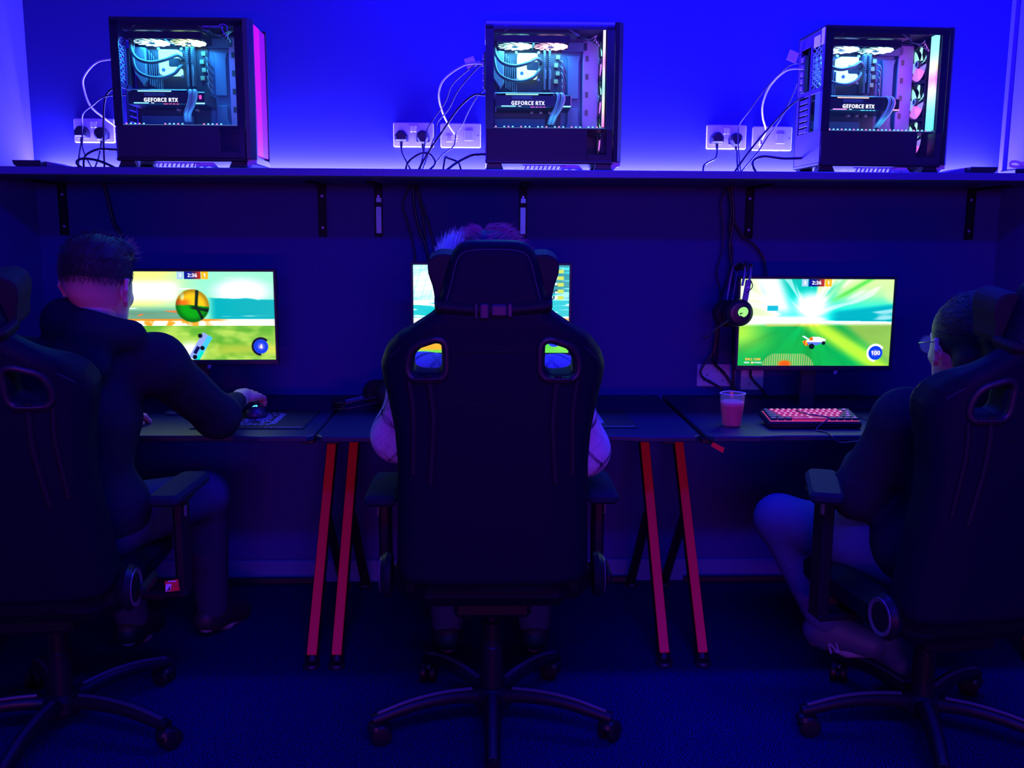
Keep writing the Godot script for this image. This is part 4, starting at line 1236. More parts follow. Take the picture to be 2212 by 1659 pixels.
	cable("black cable hanging second from the right behind the middle chair", [[-0.267, 1.527, 0.03], [-0.254, 1.478, 0.03], [-0.240, 1.411, 0.03], [-0.233, 1.344, 0.03], [-0.221, 1.23, 0.03], [-0.22, 1.0, 0.03], [-0.22, 0.748, 0.03]], 0.004, cord, hang)
	cable("black cable slanting furthest right of those behind the middle chair", [[-0.260, 1.527, 0.03], [-0.242, 1.461, 0.03], [-0.216, 1.378, 0.03], [-0.200, 1.310, 0.03], [-0.190, 1.23, 0.03], [-0.18, 1.0, 0.03], [-0.18, 0.748, 0.03]], 0.004, cord, hang)
	cable("thick black cable running from shelf to socket behind the hung headset", [[0.882, 1.527, 0.05], [0.896, 1.451, 0.05], [0.894, 1.367, 0.05], [0.907, 1.282, 0.05], [0.893, 1.196, 0.05], [0.862, 1.093, 0.05], [0.856, 1.024, 0.06], [0.846, 0.919, 0.06], [0.806, 0.858, 0.06], [0.811, 0.822, 0.06], [0.878, 0.782, 0.06], [0.89, 0.750, 0.08]], 0.0045, cord, hang)
	cable("thick black cable ending above the hung headset", [[0.890, 1.527, 0.06], [0.903, 1.417, 0.06], [0.892, 1.316, 0.06], [0.902, 1.248, 0.06], [0.914, 1.162, 0.06], [0.92, 1.0, 0.06], [0.93, 0.748, 0.06]], 0.0055, cord, hang)
	cable("thin black cable wavering left of the hung headset", [[0.878, 1.527, 0.04], [0.858, 1.468, 0.04], [0.870, 1.383, 0.04], [0.870, 1.299, 0.04], [0.853, 1.213, 0.04], [0.870, 1.144, 0.04], [0.87, 1.0, 0.04], [0.87, 0.87, 0.03]], 0.003, cord, hang)
	cable("black cable arching right from the bundle down behind the right monitor", [[0.896, 1.527, 0.04], [0.907, 1.417, 0.04], [0.946, 1.350, 0.04], [0.991, 1.316, 0.04], [1.028, 1.265, 0.04], [1.036, 1.205, 0.05], [1.04, 1.0, 0.1]], 0.005, cord, hang)
	cable("black cable crossing the lower double socket to the desk", [[0.870, 1.05, 0.05], [0.852, 0.921, 0.06], [0.854, 0.877, 0.05], [0.899, 0.833, 0.04], [0.937, 0.775, 0.06], [0.945, 0.750, 0.09]], 0.0055, cord, hang)
	cable("black cable crossing the single socket under the right monitor", [[0.99, 0.90, 0.07], [0.996, 0.842, 0.05], [1.004, 0.816, 0.04], [1.040, 0.775, 0.06], [1.05, 0.750, 0.09]], 0.004, cord, hang)
	cable("black cable hanging under the shelf behind the short-haired player's head", [[-1.392, 1.527, 0.04], [-1.378, 1.454, 0.04], [-1.365, 1.388, 0.04], [-1.340, 1.330, 0.04], [-1.32, 1.2, 0.04], [-1.3, 0.748, 0.04]], 0.007, cord, hang)
	# flat boxes and the small power brick on the shelf
	var flat := [[Vector3(-1.462, 1.553, 0.40), 0.10, "flat black box at the left end of the shelf, with a violet wedge at its side"], [Vector3(1.613, 1.553, 0.40), -0.10, "flat black box on the shelf right of the rightmost tower"]]
	for q in flat:
		var sgn := -signf(q[1])
		var o := thing("shelf_box", q[2], "box", q[0], 0.0, "flat boxes at the ends of the shelf")
		part("box_body", plate(poly([[-0.045 * sgn, 0.022], [0.045 * sgn, 0.022], [0.04 * sgn, 0.008], [0.028 * sgn, 0.0], [-0.045 * sgn, 0.0]]), -0.12, 0.06, 0.002), mat("box black", 0.015, 0.012, 0.02, 0.35), o)
		part("box_wedge", plate(poly([[-0.045 * sgn, 0.021], [-0.13 * sgn, 0.002], [-0.13 * sgn, 0.0], [-0.045 * sgn, 0.0]]), -0.11, 0.02, 0.001), mat("box violet", 0.25, 0.12, 0.4, 0.3), o)
	var brick := thing("power_brick", "small white and black power brick at the right end of the shelf", "adapter", Vector3(1.80, 1.553, 0.34))
	part("brick_body", box(Vector3(0.035, 0.012, 0.0), Vector3(0.16, 0.022, 0.10), 0.004), mat("box black", 0.015, 0.012, 0.02, 0.35), brick)
	part("brick_block", box(Vector3(0.015, 0.036, -0.02), Vector3(0.05, 0.026, 0.04), 0.003), mat("sticker paper", 0.75, 0.6, 0.8, 0.7), brick)
	part("wire_loop", tube(pts([[-0.012, 0.034, 0.02], [-0.03, 0.030, 0.03], [-0.055, 0.034, 0.03], [-0.05, 0.046, 0.03], [-0.026, 0.044, 0.03], [0.0, 0.03, 0.02], [0.01, 0.04, 0.0]]), 0.0045, 8, 5), mat("white wire", 0.85, 0.82, 0.9, 0.4), brick)

# ---------------------------------------------------------------- on the desks
func headset(at: Vector3, basis_: Basis, label: String, lit: bool) -> void:
	var black := mat("headset black", 0.012, 0.013, 0.016, 0.4)
	var h := thing("headset", label, "headset", at)
	var r := Node3D.new()
	r.name = "headset_body"
	h.add_child(r)
	r.basis = basis_
	# local: the near cup faces +z, the band arches above from the near to the far cup
	part("ear_cup", turned([[0.0, -0.012], [0.044, -0.012], [0.047, 0.0], [0.044, 0.014], [0.034, 0.022], [0.026, 0.023], [0.0, 0.024]], 32, Transform3D(FRONT, Vector3(0, 0, 0.0))), black, r)
	part("ear_cushion", turned([[0.022, -0.036], [0.040, -0.036], [0.046, -0.026], [0.044, -0.012], [0.022, -0.012]], 32, Transform3D(FRONT, Vector3(-0.004, -0.004, 0))), mat("cushion", 0.010, 0.010, 0.012, 0.8), r)
	part("ear_cup", turned([[0.0, -0.024], [0.034, -0.022], [0.044, -0.014], [0.047, 0.0], [0.044, 0.012], [0.0, 0.012]], 32, Transform3D(FRONT, Vector3(-0.012, -0.012, -0.13))), black, r)
	part("ear_cushion", turned([[0.022, 0.012], [0.044, 0.012], [0.046, 0.026], [0.040, 0.036], [0.022, 0.036]], 32, Transform3D(FRONT, Vector3(-0.012, -0.012, -0.13))), mat("cushion", 0.010, 0.010, 0.012, 0.8), r)
	part("slider", box(Vector3(0.012, 0.075, 0.002), Vector3(0.020, 0.075, 0.006), 0.002), mat("slider steel", 0.16, 0.18, 0.35, 0.4, 0.3), r, Vector3.ZERO, Vector3(0, 0, -0.14))
	part("slider_mark", box(Vector3(0.014, 0.088, 0.0055), Vector3(0.008, 0.004, 0.001)), mat("sticker paper", 0.75, 0.6, 0.8, 0.7), r, Vector3.ZERO, Vector3(0, 0, -0.14))
	for q in [0.010, 0.030]:
		var arch := [Vector3(q - 0.004, 0.09, 0.004), Vector3(q + 0.004, 0.135, 0.0), Vector3(q + 0.006, 0.158, -0.02), Vector3(q + 0.006, 0.168, -0.065), Vector3(q, 0.158, -0.11), Vector3(q - 0.006, 0.125, -0.132), Vector3(q - 0.018, 0.03, -0.135)]
		part("band", tube(arch, 0.0042, 8, 5), mat("slider steel", 0.16, 0.18, 0.35, 0.4, 0.3) if lit else black, r)
		part("band_tip", turned([[0.0, -0.008], [0.007, -0.005], [0.008, 0.003], [0.0, 0.008]], 12, Transform3D(Basis(), Vector3(q + 0.006, 0.157, -0.012))), black, r)
	part("band_cushion", tube(pts([[0.02, 0.145, -0.02], [0.022, 0.155, -0.065], [0.018, 0.145, -0.11]]), 0.011, 10, 5), mat("cushion", 0.010, 0.010, 0.012, 0.8), r)
	part("lead", tube(pts([[0.026, 0.118, 0.004], [0.038, 0.100, 0.004], [0.040, 0.086, 0.004], [0.030, 0.074, 0.004], [0.018, 0.066, 0.004]]), 0.0018, 6, 5), black, r)
	part("microphone_arm", tube(pts([[-0.026, -0.016, 0.010], [-0.07, -0.045, 0.016], [-0.114, -0.078, 0.02]]), 0.0028, 6, 4), black, r)
	part("microphone", tube(pts([[-0.108, -0.074, 0.02], [-0.122, -0.083, 0.021]]), 0.006, 10, 1), black, r)
	var em := mat("emblem dark", 0.02, 0.05, 0.02, 0.4)
	if lit:
		em = glow("emblem green", 0.25, 1.0, 0.12, 1.6)
	# a swirl: round mark with a curling bite taken from its left
	var sw := PackedVector2Array()
	for i in 27:
		var an := deg_to_rad(205.0 - i * 320.0 / 26.0) + 0.55
		sw.append(Vector2(cos(an), sin(an)) * 0.0165 * (1.0 + 0.05 * sin(i * 0.5)))
	for i in 6:
		sw.append([Vector2(-0.010, -0.010), Vector2(-0.006, -0.0065), Vector2(-0.001, -0.0045), Vector2(-0.003, -0.001), Vector2(-0.009, -0.0035), Vector2(-0.013, -0.002)][i])
	part("emblem", plate(sw, 0.0, 0.0012), em, r, Vector3(0.008, 0.004, 0.0236))
	if lit:
		area_light("emblem_light", r, Vector3(0.008, 0.004, 0.027), Vector3(0, 0, 1), Vector2(0.03, 0.03), Color(0.2, 1.0, 0.1), 0.0006)

func mouse(at: Vector3, turn: float, label: String, lit: Color, strip: bool) -> void:
	var m := thing("computer_mouse", label, "mouse", at, turn)
	var b := MB.new()
	b.blob([[Vector3(0, 0.012, 0.03), Vector3(0.031, 0.024, 0.034), Basis()], [Vector3(0, 0.010, -0.025), Vector3(0.028, 0.018, 0.036), Basis()], [Vector3(0, 0.006, 0), Vector3(0.03, 0.008, 0.058), Basis()]], 0.003, 0.012)
	part("mouse_body", b.mesh(), mat("mouse black", 0.03, 0.03, 0.045, 0.4), m)
	part("wheel", turned([[0.0, -0.004], [0.010, -0.004], [0.011, 0.0], [0.010, 0.004], [0.0, 0.004]], 18, Transform3D(Basis(Vector3.BACK, PI * 0.5), Vector3(0, 0.022, -0.035))), mat("rubber", 0.02, 0.02, 0.02, 0.7), m)
	var gm := glow("mouse light %s" % lit, lit.r, lit.g, lit.b, 1.3)
	part("mark_light", plate(soften(poly([[-0.009, -0.008], [0.009, -0.003], [0.008, 0.009], [-0.004, 0.006]]), 0.004), 0.0, 0.0012), gm, m, Vector3(0, 0.0355, 0.028), Vector3(-PI * 0.42, 0, 0))
	if strip:
		part("side_light", box(Vector3(0, 0.004, 0.062), Vector3(0.075, 0.0035, 0.003), 0.001), glow("mouse strip", 1.0, 0.35, 1.0, 1.6), m)
		area_light("side_lamp", m, Vector3(0, 0.004, 0.066), Vector3(0, -0.2, 1), Vector2(0.07, 0.004), Color(0.8, 0.1, 1.0), 0.0008)
	part("lead", tube(pts([[0, 0.008, -0.060], [0.005, 0.006, -0.09], [-0.02, 0.003, -0.14], [-0.01, 0.003, -0.2]]), 0.0017, 6, 5), mat("thin black cord", 0.03, 0.015, 0.06, 0.4), m)

func mat_print() -> ImageTexture:
	var im := Image.create(512, 512, false, Image.FORMAT_RGB8)
	im.fill(Color(0.10, 0.10, 0.17))
	var ink := Color(0.80, 0.70, 0.95)
	var r := RandomNumberGenerator.new()
	r.seed = 5
	im.fill_rect(Rect2i(380, 484, 124, 7), ink)      # rule along the near edge with two dashes
	im.fill_rect(Rect2i(356, 484, 16, 7), ink)
	im.fill_rect(Rect2i(334, 484, 14, 7), ink)
	for i in 9:
		im.fill_rect(Rect2i(392 + i * 13, 20, 9, 5), ink.darkened(0.3))
	for j in 7:                                        # block of bold letter rows in a frame
		var x := 190
		while x < 315:
			var w := r.randi_range(8, 26)
			im.fill_rect(Rect2i(x, 150 + j * 34, w, 22), ink if r.randf() < 0.8 else Color(0.10, 0.10, 0.17))
			im.fill_rect(Rect2i(x + w / 3, 150 + j * 34 + 6, maxi(2, w / 4), 10), Color(0.10, 0.10, 0.17))
			x += w + r.randi_range(4, 12)
	for j in 9:
		im.fill_rect(Rect2i(338, 120 + j * 32, 28, 20), ink)
		im.fill_rect(Rect2i(346 + (j % 3) * 4, 126 + j * 32, 8, 7), Color(0.10, 0.10, 0.17))
	for i in 6:
		im.fill_rect(Rect2i(170 + i * 30, 400, 22, 18), ink)
		im.fill_rect(Rect2i(170 + i * 30, 104, 22, 16), ink)
	return ImageTexture.create_from_image(im)

func mouse_mat(x0: float, x1: float, z0: float, z1: float, label: String) -> void:
	var m := thing("mouse_mat", label, "mouse mat", Vector3((x0 + x1) * 0.5, 0.7453, (z0 + z1) * 0.5), 0.0, "dark mouse mats, one on each desk")
	part("mat_body", box(Vector3(0, 0.0016, 0), Vector3(x1 - x0, 0.003, z1 - z0), 0.001), mat("mat rubber", 0.010, 0.010, 0.018, 0.8), m)
	var pm := mat("mat print", 1, 1, 1, 0.75)
	if pm.albedo_texture == null:
		pm.albedo_texture = mat_print()
		pm.albedo_color = Color(0.82, 0.82, 0.82)
	var b := MB.new()
	var w := (x1 - x0) * 0.5 - 0.002
	var d := (z1 - z0) * 0.5 - 0.002
	b.quad(Vector3(-w, 0.0034, d), Vector3(w, 0.0034, d), Vector3(w, 0.0034, -d), Vector3(-w, 0.0034, -d))
	part("printed_top", b.mesh(), pm, m)

func build_desk_things() -> void:
	mouse_mat(-0.93, -0.578, 0.33, 0.65, "dark mouse mat with a violet block print on the left desk")
	mouse_mat(0.13, 0.476, 0.33, 0.635, "dark mouse mat on the middle desk, only its right end showing")
	mouse_mat(1.255, 1.60, 0.31, 0.625, "dark mouse mat under the lit mouse on the right desk")
	mouse(Vector3(-0.775, 0.749, 0.44), 0.15, "dark mouse glowing cyan under the short-haired player's hand", Color(0.1, 0.8, 1.0), false)
	mouse(Vector3(1.372, 0.749, 0.515), 0.1, "dark mouse with a green light and a white-violet strip on the right desk", Color(0.1, 1.0, 0.15), true)
	headset(Vector3(0.842, 1.095, 0.412), Basis(), "black headset with a glowing green emblem hung on the right monitor's corner", true)
	headset(Vector3(-0.40, 0.793, 0.24), Basis(Vector3.UP, PI + 0.4) * Basis(Vector3.BACK, -PI * 0.5), "black headset lying on the middle desk left of the central chair", false)
	# the drink: translucent cup, pink slush
	var cup := thing("drink_cup", "clear plastic cup three quarters full of pink slush on the right desk", "cup", Vector3(0.782, 0.7455, 0.60))
	var plastic := mat("cup plastic", 0.9, 0.85, 0.95, 0.2)
	plastic.transparency = BaseMaterial3D.TRANSPARENCY_ALPHA
	plastic.albedo_color.a = 0.05
	var prof := [[0.0, 0.001], [0.0285, 0.001], [0.0300, 0.004], [0.0345, 0.045], [0.0352, 0.050], [0.0362, 0.052], [0.0402, 0.106]]
	part("cup_wall", turned(prof + [[0.0396, 0.106], [0.0355, 0.053], [0.0294, 0.005], [0.0, 0.003]], 40), plastic, cup)
	part("rim", tube([Vector3(0.041, 0.107, 0), Vector3(0, 0.107, 0.041), Vector3(-0.041, 0.107, 0), Vector3(0, 0.107, -0.041)], 0.0016, 8, 8, true), mat("cup rim", 0.75, 0.55, 0.75, 0.3), cup)
	var slush := mat("pink slush", 0.97, 0.05, 0.09, 0.35)
	slush.subsurf_scatter_enabled = true
	slush.subsurf_scatter_strength = 0.6
	slush.backlight_enabled = true
	slush.backlight = Color(1.0, 0.35, 0.45)
	part("drink", turned([[0.0, 0.004], [0.0288, 0.0055], [0.0338, 0.045], [0.0350, 0.053], [0.0368, 0.070], [0.0, 0.072]], 40), slush, cup)
	var froth := mat("pink froth", 0.95, 0.22, 0.40, 0.6)
	froth.backlight_enabled = true
	froth.backlight = Color(0.9, 0.5, 0.6)
	part("froth", turned([[0.0, 0.070], [0.0366, 0.070], [0.0376, 0.079], [0.030, 0.083], [0.012, 0.080], [0.0, 0.081]], 40), froth, cup)
	# compact keyboard: black case, red back-lit keys in the middle, black ones round them
	var kb := thing("keyboard", "compact keyboard with glowing red keys on the right desk", "keyboard", Vector3(1.037, 0.7455, 0.595), 0.0)
	var tilt := Node3D.new()
	tilt.name = "keyboard_body"
	kb.add_child(tilt)
	tilt.position = Vector3(0, 0.026, 0)
	tilt.rotation.x = 0.16
	part("case", box(Vector3(0, -0.006, 0), Vector3(0.298, 0.022, 0.112), 0.004), mat("keyboard case", 0.010, 0.010, 0.014, 0.4), tilt)
	part("rear_foot", box(Vector3(0, -0.02, -0.046), Vector3(0.24, 0.018, 0.01), 0.002), mat("keyboard case", 0.010, 0.010, 0.014, 0.4), tilt)
	part("light_plate", box(Vector3(0, 0.0062, 0), Vector3(0.284, 0.001, 0.098)), glow("key light", 1.0, 0.10, 0.35, 0.5), tilt)
	var red_cap := mat("red key cap", 0.62, 0.03, 0.09, 0.5)
	red_cap.emission_enabled = true
	red_cap.emission = Color(0.30, 0.012, 0.05).linear_to_srgb()
	red_cap.emission_energy_multiplier = 0.55
	var black_cap := mat("black key cap", 0.03, 0.035, 0.045, 0.5)
	var legend_w := glow("key legend", 1.0, 0.62, 0.72, 0.9)
	var legend_v := glow("key legend violet", 0.55, 0.15, 1.0, 0.9)
	var rows := [[1, 1, 1, 1, 1, 1, 1, 1, 1, 1, 1, 1, 1, 2], [1.5, 1, 1, 1, 1, 1, 1, 1, 1, 1, 1, 1, 1, 1.5], [1.75, 1, 1, 1, 1, 1, 1, 1, 1, 1, 1, 1, 2.25], [2.25, 1, 1, 1, 1, 1, 1, 1, 1, 1, 1, 2.75], [1.25, 1.25, 1.25, 6.25, 1.25, 1.25, 1.25, 1.25]]
	var shapes := {}
	for j in 5:
		var x := -0.1425
		for i in rows[j].size():
			var w: float = rows[j][i] * 0.019
			var last: int = rows[j].size() - 1
			var is_red: bool = (i > 0 and i < last) if j < 4 else i == 3
			var key := "%.4f" % w
			if not shapes.has(key):
				var kbm := MB.new()
				kbm.prism(rounded(w - 0.002, 0.017, 0.002, Vector2.ZERO, 2), 0.0, 0.0085, Transform3D(Basis(Vector3.RIGHT, -PI * 0.5), Vector3.ZERO), 0.002)
				var am := kbm.mesh()
				var lg := MB.new()
				var lw := 0.006 if w < 0.03 else 0.010
				lg.box(Vector3(0, 0.0087, -0.002), Vector3(lw, 0.0006, 0.005))
				lg.mesh(am)
				shapes[key] = am
			var o := part("key", shapes[key], null, tilt, Vector3(x + w * 0.5, 0.0068, (j - 2) * 0.019))
			o.set_surface_override_material(0, red_cap if is_red else black_cap)
			o.set_surface_override_material(1, legend_w if is_red else (legend_v if i == last else mat("dim legend", 0.25, 0.25, 0.3, 0.5)))
			x += w
	area_light("key_lamp", kb, Vector3(0, 0.05, 0.0), Vector3(0, -1, 0), Vector2(0.26, 0.08), Color(1.0, 0.08, 0.35), 0.0015)
	var lead := cable("thin black lead trailing from the compact keyboard over the desk edge", [[1.010, 0.792, 0.545], [1.000, 0.792, 0.58], [1.020, 0.7895, 0.63], [1.075, 0.784, 0.655], [1.050, 0.765, 0.665], [1.030, 0.7485, 0.675], [1.045, 0.7485, 0.70], [1.052, 0.7485, 0.735], [1.050, 0.745, 0.765], [1.075, 0.728, 0.768], [1.15, 0.733, 0.765], [1.24, 0.722, 0.76]], 0.0022, mat("thin black cord", 0.03, 0.015, 0.06, 0.4))

# ---------------------------------------------------------------- gaming chairs
const BACK_HALF := [[0.0, 0.841], [0.05, 0.840], [0.072, 0.835], [0.088, 0.822], [0.098, 0.797], [0.112, 0.745], [0.122, 0.705], [0.128, 0.690], [0.165, 0.664], [0.215, 0.628], [0.247, 0.590], [0.261, 0.552], [0.258, 0.520], [0.248, 0.480], [0.232, 0.398], [0.227, 0.318], [0.236, 0.03], [0.226, 0.004], [0.20, 0.0], [0.0, 0.0]]
const HOLE := [[0.116, 0.548], [0.116, 0.622], [0.168, 0.602], [0.180, 0.578], [0.182, 0.543]]
var back_mesh: ArrayMesh

func seg_dist(p: PackedVector2Array, q: Vector2) -> float:
	var best := 1e9
	var m := p.size()
	var inside := false
	for i in m:
		var a := p[i]
		var b := p[(i + 1) % m]
		var ab := b - a
		var w := clampf((q - a).dot(ab) / maxf(ab.length_squared(), 1e-12), 0.0, 1.0)
		best = minf(best, (q - a - ab * w).length_squared())
		if (a.y > q.y) != (b.y > q.y) and q.x < (b.x - a.x) * (q.y - a.y) / (b.y - a.y) + a.x:
			inside = not inside
	return -sqrt(best) if inside else sqrt(best)

func back_z(x: float, s: float) -> float:   # middle surface of the bucket back: its sides sweep forward
	var q := maxf(0.0, absf(x) - 0.125)
	return -1.5 * pow(q, 1.5) * smoothstep(0.70, 0.60, s) - 0.03 * smoothstep(0.66, 0.84, s) * s

func back_t(x: float, s: float) -> float:
	return 0.070 + 0.03 * smoothstep(0.13, 0.22, absf(x)) * smoothstep(0.69, 0.60, s)

func make_back() -> ArrayMesh:
	var out := poly(BACK_HALF)
	for i in range(BACK_HALF.size() - 2, 0, -1):
		out.append(Vector2(-BACK_HALF[i][0], BACK_HALF[i][1]))
	var h1 := soften(poly(HOLE), 0.012, 3)
	var cell := 0.009
	var o := Vector3(-0.306, -0.045, -0.235)
	var nx := 69
	var ny := 105
	var nz := 36
	var f := PackedFloat32Array()
	f.resize(nx * ny * nz)
	var r := 0.030
	for y in ny:
		var s := o.y + y * cell
		for x in nx:
			var px := o.x + x * cell
			var q := Vector2(absf(px), s)
			var d := seg_dist(out, q)
			var hd := seg_dist(h1, q)
			var dd := maxf(d, -hd)
			var rr := r if -hd < d else 0.012
			var zc := back_z(px, s)
			var t := back_t(px, s) * 0.5
			for z in nz:
				var pz := absf(o.z + z * cell - zc)
				var a := dd + rr
				var b := pz - (t - rr)
				f[z * nx * ny + y * nx + x] = Vector2(maxf(a, 0.0), maxf(b, 0.0)).length() + minf(maxf(a, b), 0.0) - rr
	var mb := MB.new()
	mb.nets(f, nx, ny, nz, o, cell)
	return mb.mesh()

func on_back(p: Array, lift: float) -> Array:
	var o := []
	for q in p:
		o.append(Vector3(q[0], q[1], back_z(q[0], q[1]) + back_t(q[0], q[1]) * 0.5 + lift))
	return o

func chair(at: Vector3, turn: float, base_turn: float, drop: float, recline: float, arms: Array, label: String, tagged: bool) -> void:
	var leather := grain(mat("chair leather", 0.005, 0.006, 0.017, 0.55, 0.0, 0.2), 9.0, 0.25, 0.1, 3)
	var trim := mat("chair trim", 0.010, 0.010, 0.014, 0.5)
	var web := mat("chair webbing", 0.005, 0.005, 0.007, 0.8)
	var plastic := mat("chair plastic", 0.007, 0.008, 0.013, 0.42, 0.0, 0.35)
	var c := thing("gaming_chair", label, "chair", at, 0.0, "gaming chairs at the desks")
	# five star base on casters
	part("hub", turned([[0.0, 0.055], [0.045, 0.055], [0.052, 0.07], [0.050, 0.100], [0.036, 0.114], [0.0, 0.114]], 24), plastic, c)
	part("gas_column", turned([[0.030, 0.10], [0.029, 0.23], [0.026, 0.235], [0.026, 0.30 - drop * 0.3], [0.016, 0.305 - drop * 0.3], [0.016, 0.40 - drop]], 24), plastic, c)
	for k in 5:
		var an := base_turn + TAU * k / 5.0
		var d := Vector3(sin(an), 0, cos(an))
		var leg := MB.new()
		leg.tube([d * 0.03 + Vector3(0, 0.088, 0), d * 0.12 + Vector3(0, 0.098, 0), d * 0.22 + Vector3(0, 0.092, 0), d * 0.335 + Vector3(0, 0.068, 0)], 0.021, 8, 5, false, 0.015, 1.25)
		part("base_leg", leg.mesh(), plastic, c)
		var gl := MB.new()
		gl.tube([d * 0.06 + Vector3(0, 0.1135, 0), d * 0.14 + Vector3(0, 0.1165, 0), d * 0.23 + Vector3(0, 0.1085, 0), d * 0.322 + Vector3(0, 0.0865, 0)], 0.004, 6, 5, false, -1.0, 3.0)
		part("leg_highlight", gl.mesh(), mat("leg highlight", 0.02, 0.04, 0.07, 0.45), c)  # glossy highlight along the leg top, modelled as a paler strip
		var cs := Node3D.new()
		cs.name = "caster"
		c.add_child(cs, true)
		cs.position = d * 0.325
		cs.rotation.y = an + 0.6 * (k + 1)
		part("caster_fork", turned([[0.0, 0.030], [0.017, 0.032], [0.026, 0.045], [0.022, 0.056], [0.010, 0.062], [0.006, 0.075], [0.0, 0.075]], 16), plastic, cs)
		for q in [-1.0, 1.0]:
			part("wheel", turned([[0.0, -0.010], [0.022, -0.010], [0.028, -0.006], [0.0285, 0.006], [0.024, 0.010], [0.010, 0.0115], [0.0, 0.0115]], 22, Transform3D(Basis(Vector3.BACK, -q * PI * 0.5), Vector3(q * 0.014, 0.0285, 0.012))), plastic, cs)
	# seat and mechanism
	var dy := Vector3(0, -drop, 0)
	var B := Basis(Vector3.UP, turn)
	var mech := MB.new()
	mech.box(Vector3(0, 0.395, 0.0), Vector3(0.20, 0.05, 0.30), 0.012)
	mech.box(Vector3(0, 0.38, 0.03), Vector3(0.10, 0.05, 0.12), 0.012)
	part("tilt_mechanism", mech.mesh(), plastic, c, dy, Vector3(0, turn, 0))
	part("tilt_lever", tube(pts([[0.08, 0.39, -0.04], [0.2, 0.385, -0.05], [0.27, 0.38, -0.05]]), 0.006, 8, 3), plastic, c, dy, Vector3(0, turn, 0))
	var seat := MB.new()
	seat.box(Vector3(0, 0.465, -0.03), Vector3(0.40, 0.09, 0.50), 0.035)
	seat.box(Vector3(-0.205, 0.482, -0.04), Vector3(0.09, 0.11, 0.46), 0.035)
	seat.box(Vector3(0.205, 0.482, -0.04), Vector3(0.09, 0.11, 0.46), 0.035)
	var st := part("seat", seat.mesh(), leather, c, dy, Vector3(0, turn, 0))
	part("seat_piping", tube(pts([[-0.17, 0.503, 0.222], [-0.10, 0.500, 0.224], [0.0, 0.504, 0.225], [0.10, 0.508, 0.224], [0.17, 0.510, 0.222]]), 0.004, 6, 4), mat("seat piping", 0.04, 0.04, 0.05, 0.45), st)
	for q in [-1.0, 1.0]:
		part("hinge_cover", turned([[0.0, -0.012], [0.052, -0.012], [0.058, 0.0], [0.050, 0.012], [0.0, 0.016]], 28, Transform3D(Basis(Vector3.BACK, -q * PI * 0.5), Vector3(q * 0.262, 0.51, 0.20))), plastic, st)
		part("hinge_ring", turned([[0.036, 0.0], [0.046, 0.003], [0.048, 0.0]], 28, Transform3D(Basis(Vector3.BACK, -q * PI * 0.5), Vector3(q * 0.275, 0.51, 0.20))), mat("hinge ring", 0.09, 0.09, 0.11, 0.3), st)
	part("recline_lever", box(Vector3(0.29, 0.50, 0.15), Vector3(0.02, 0.03, 0.12), 0.008), plastic, st)
	# backrest
	if back_mesh == null:
		back_mesh = make_back()
	var bk := part("backrest", back_mesh, leather, c)
	bk.transform = Transform3D(B, dy) * Transform3D(Basis(Vector3.RIGHT, recline), Vector3(0, 0.50, 0.240))
	for q in [-1.0, 1.0]:
		var ring_p := soften(poly(HOLE), 0.016, 3)
		var grown := Geometry2D.offset_polygon(ring_p, 0.012, Geometry2D.JOIN_ROUND)[0]
		var path := []
		var m := grown.size()
		for i in m:
			path.append([q * grown[i].x, grown[i].y])
		var rt := MB.new()
		rt.tube(on_back(path, -0.002), 0.0095, 8, 1, true)
		part("hole_trim", rt.mesh(), trim, bk)
		part("headrest_wing", plate(soften(poly([[q * 0.080, 0.806], [q * 0.122, 0.810], [q * 0.146, 0.797], [q * 0.147, 0.766], [q * 0.136, 0.738], [q * 0.130, 0.694], [q * 0.085, 0.69]]), 0.016, 2), -0.105, -0.022, 0.004), web, bk)
		var sx: float = 0.146 * q
		var stp := MB.new()
		stp.tube(on_back([[sx, 0.546], [sx - 0.006 * q, 0.50], [sx - 0.010 * q, 0.44], [sx - 0.006 * q, 0.36], [sx, 0.28]], 0.002), 0.0095, 6, 4, false, -1.0, 0.2)
		part("lumbar_strap", stp.mesh(), web, bk)
		var st2 := MB.new()
		st2.tube(on_back([[sx + 0.045 * q, 0.530], [sx + 0.038 * q, 0.48], [sx + 0.036 * q, 0.42], [sx + 0.040 * q, 0.30]], 0.0015), 0.008, 6, 4, false, -1.0, 0.2)
		part("seam_band", st2.mesh(), web, bk)
		part("hole_lip", tube(on_back([[q * 0.120, 0.541], [q * 0.150, 0.538], [q * 0.178, 0.537]], 0.008), 0.004, 6, 3), trim, bk)
	var belt := MB.new()
	belt.tube([Vector3(-0.131, 0.703, -0.03), Vector3(-0.127, 0.702, 0.018)] + on_back([[-0.115, 0.702], [-0.06, 0.697], [0.0, 0.695], [0.06, 0.698], [0.115, 0.704]], 0.002) + [Vector3(0.127, 0.705, 0.018), Vector3(0.131, 0.706, -0.03)], 0.0135, 8, 4, false, -1.0, 0.18)
	part("headrest_strap", belt.mesh(), web, bk)
	var bz := back_z(0, 0.695) + 0.035
	var bu := MB.new()
	bu.box(Vector3(0.012, 0.697, bz + 0.008), Vector3(0.036, 0.027, 0.010), 0.004)
	bu.box(Vector3(-0.020, 0.695, bz + 0.007), Vector3(0.020, 0.034, 0.009), 0.003)
	bu.box(Vector3(-0.038, 0.695, bz + 0.006), Vector3(0.006, 0.034, 0.008), 0.002)
	bu.box(Vector3(0.036, 0.697, bz + 0.007), Vector3(0.010, 0.030, 0.008), 0.002)
	part("buckle", bu.mesh(), mat("buckle plastic", 0.035, 0.035, 0.06, 0.4), bk)
	var thread := mat("seam", 0.003, 0.003, 0.004, 0.8)
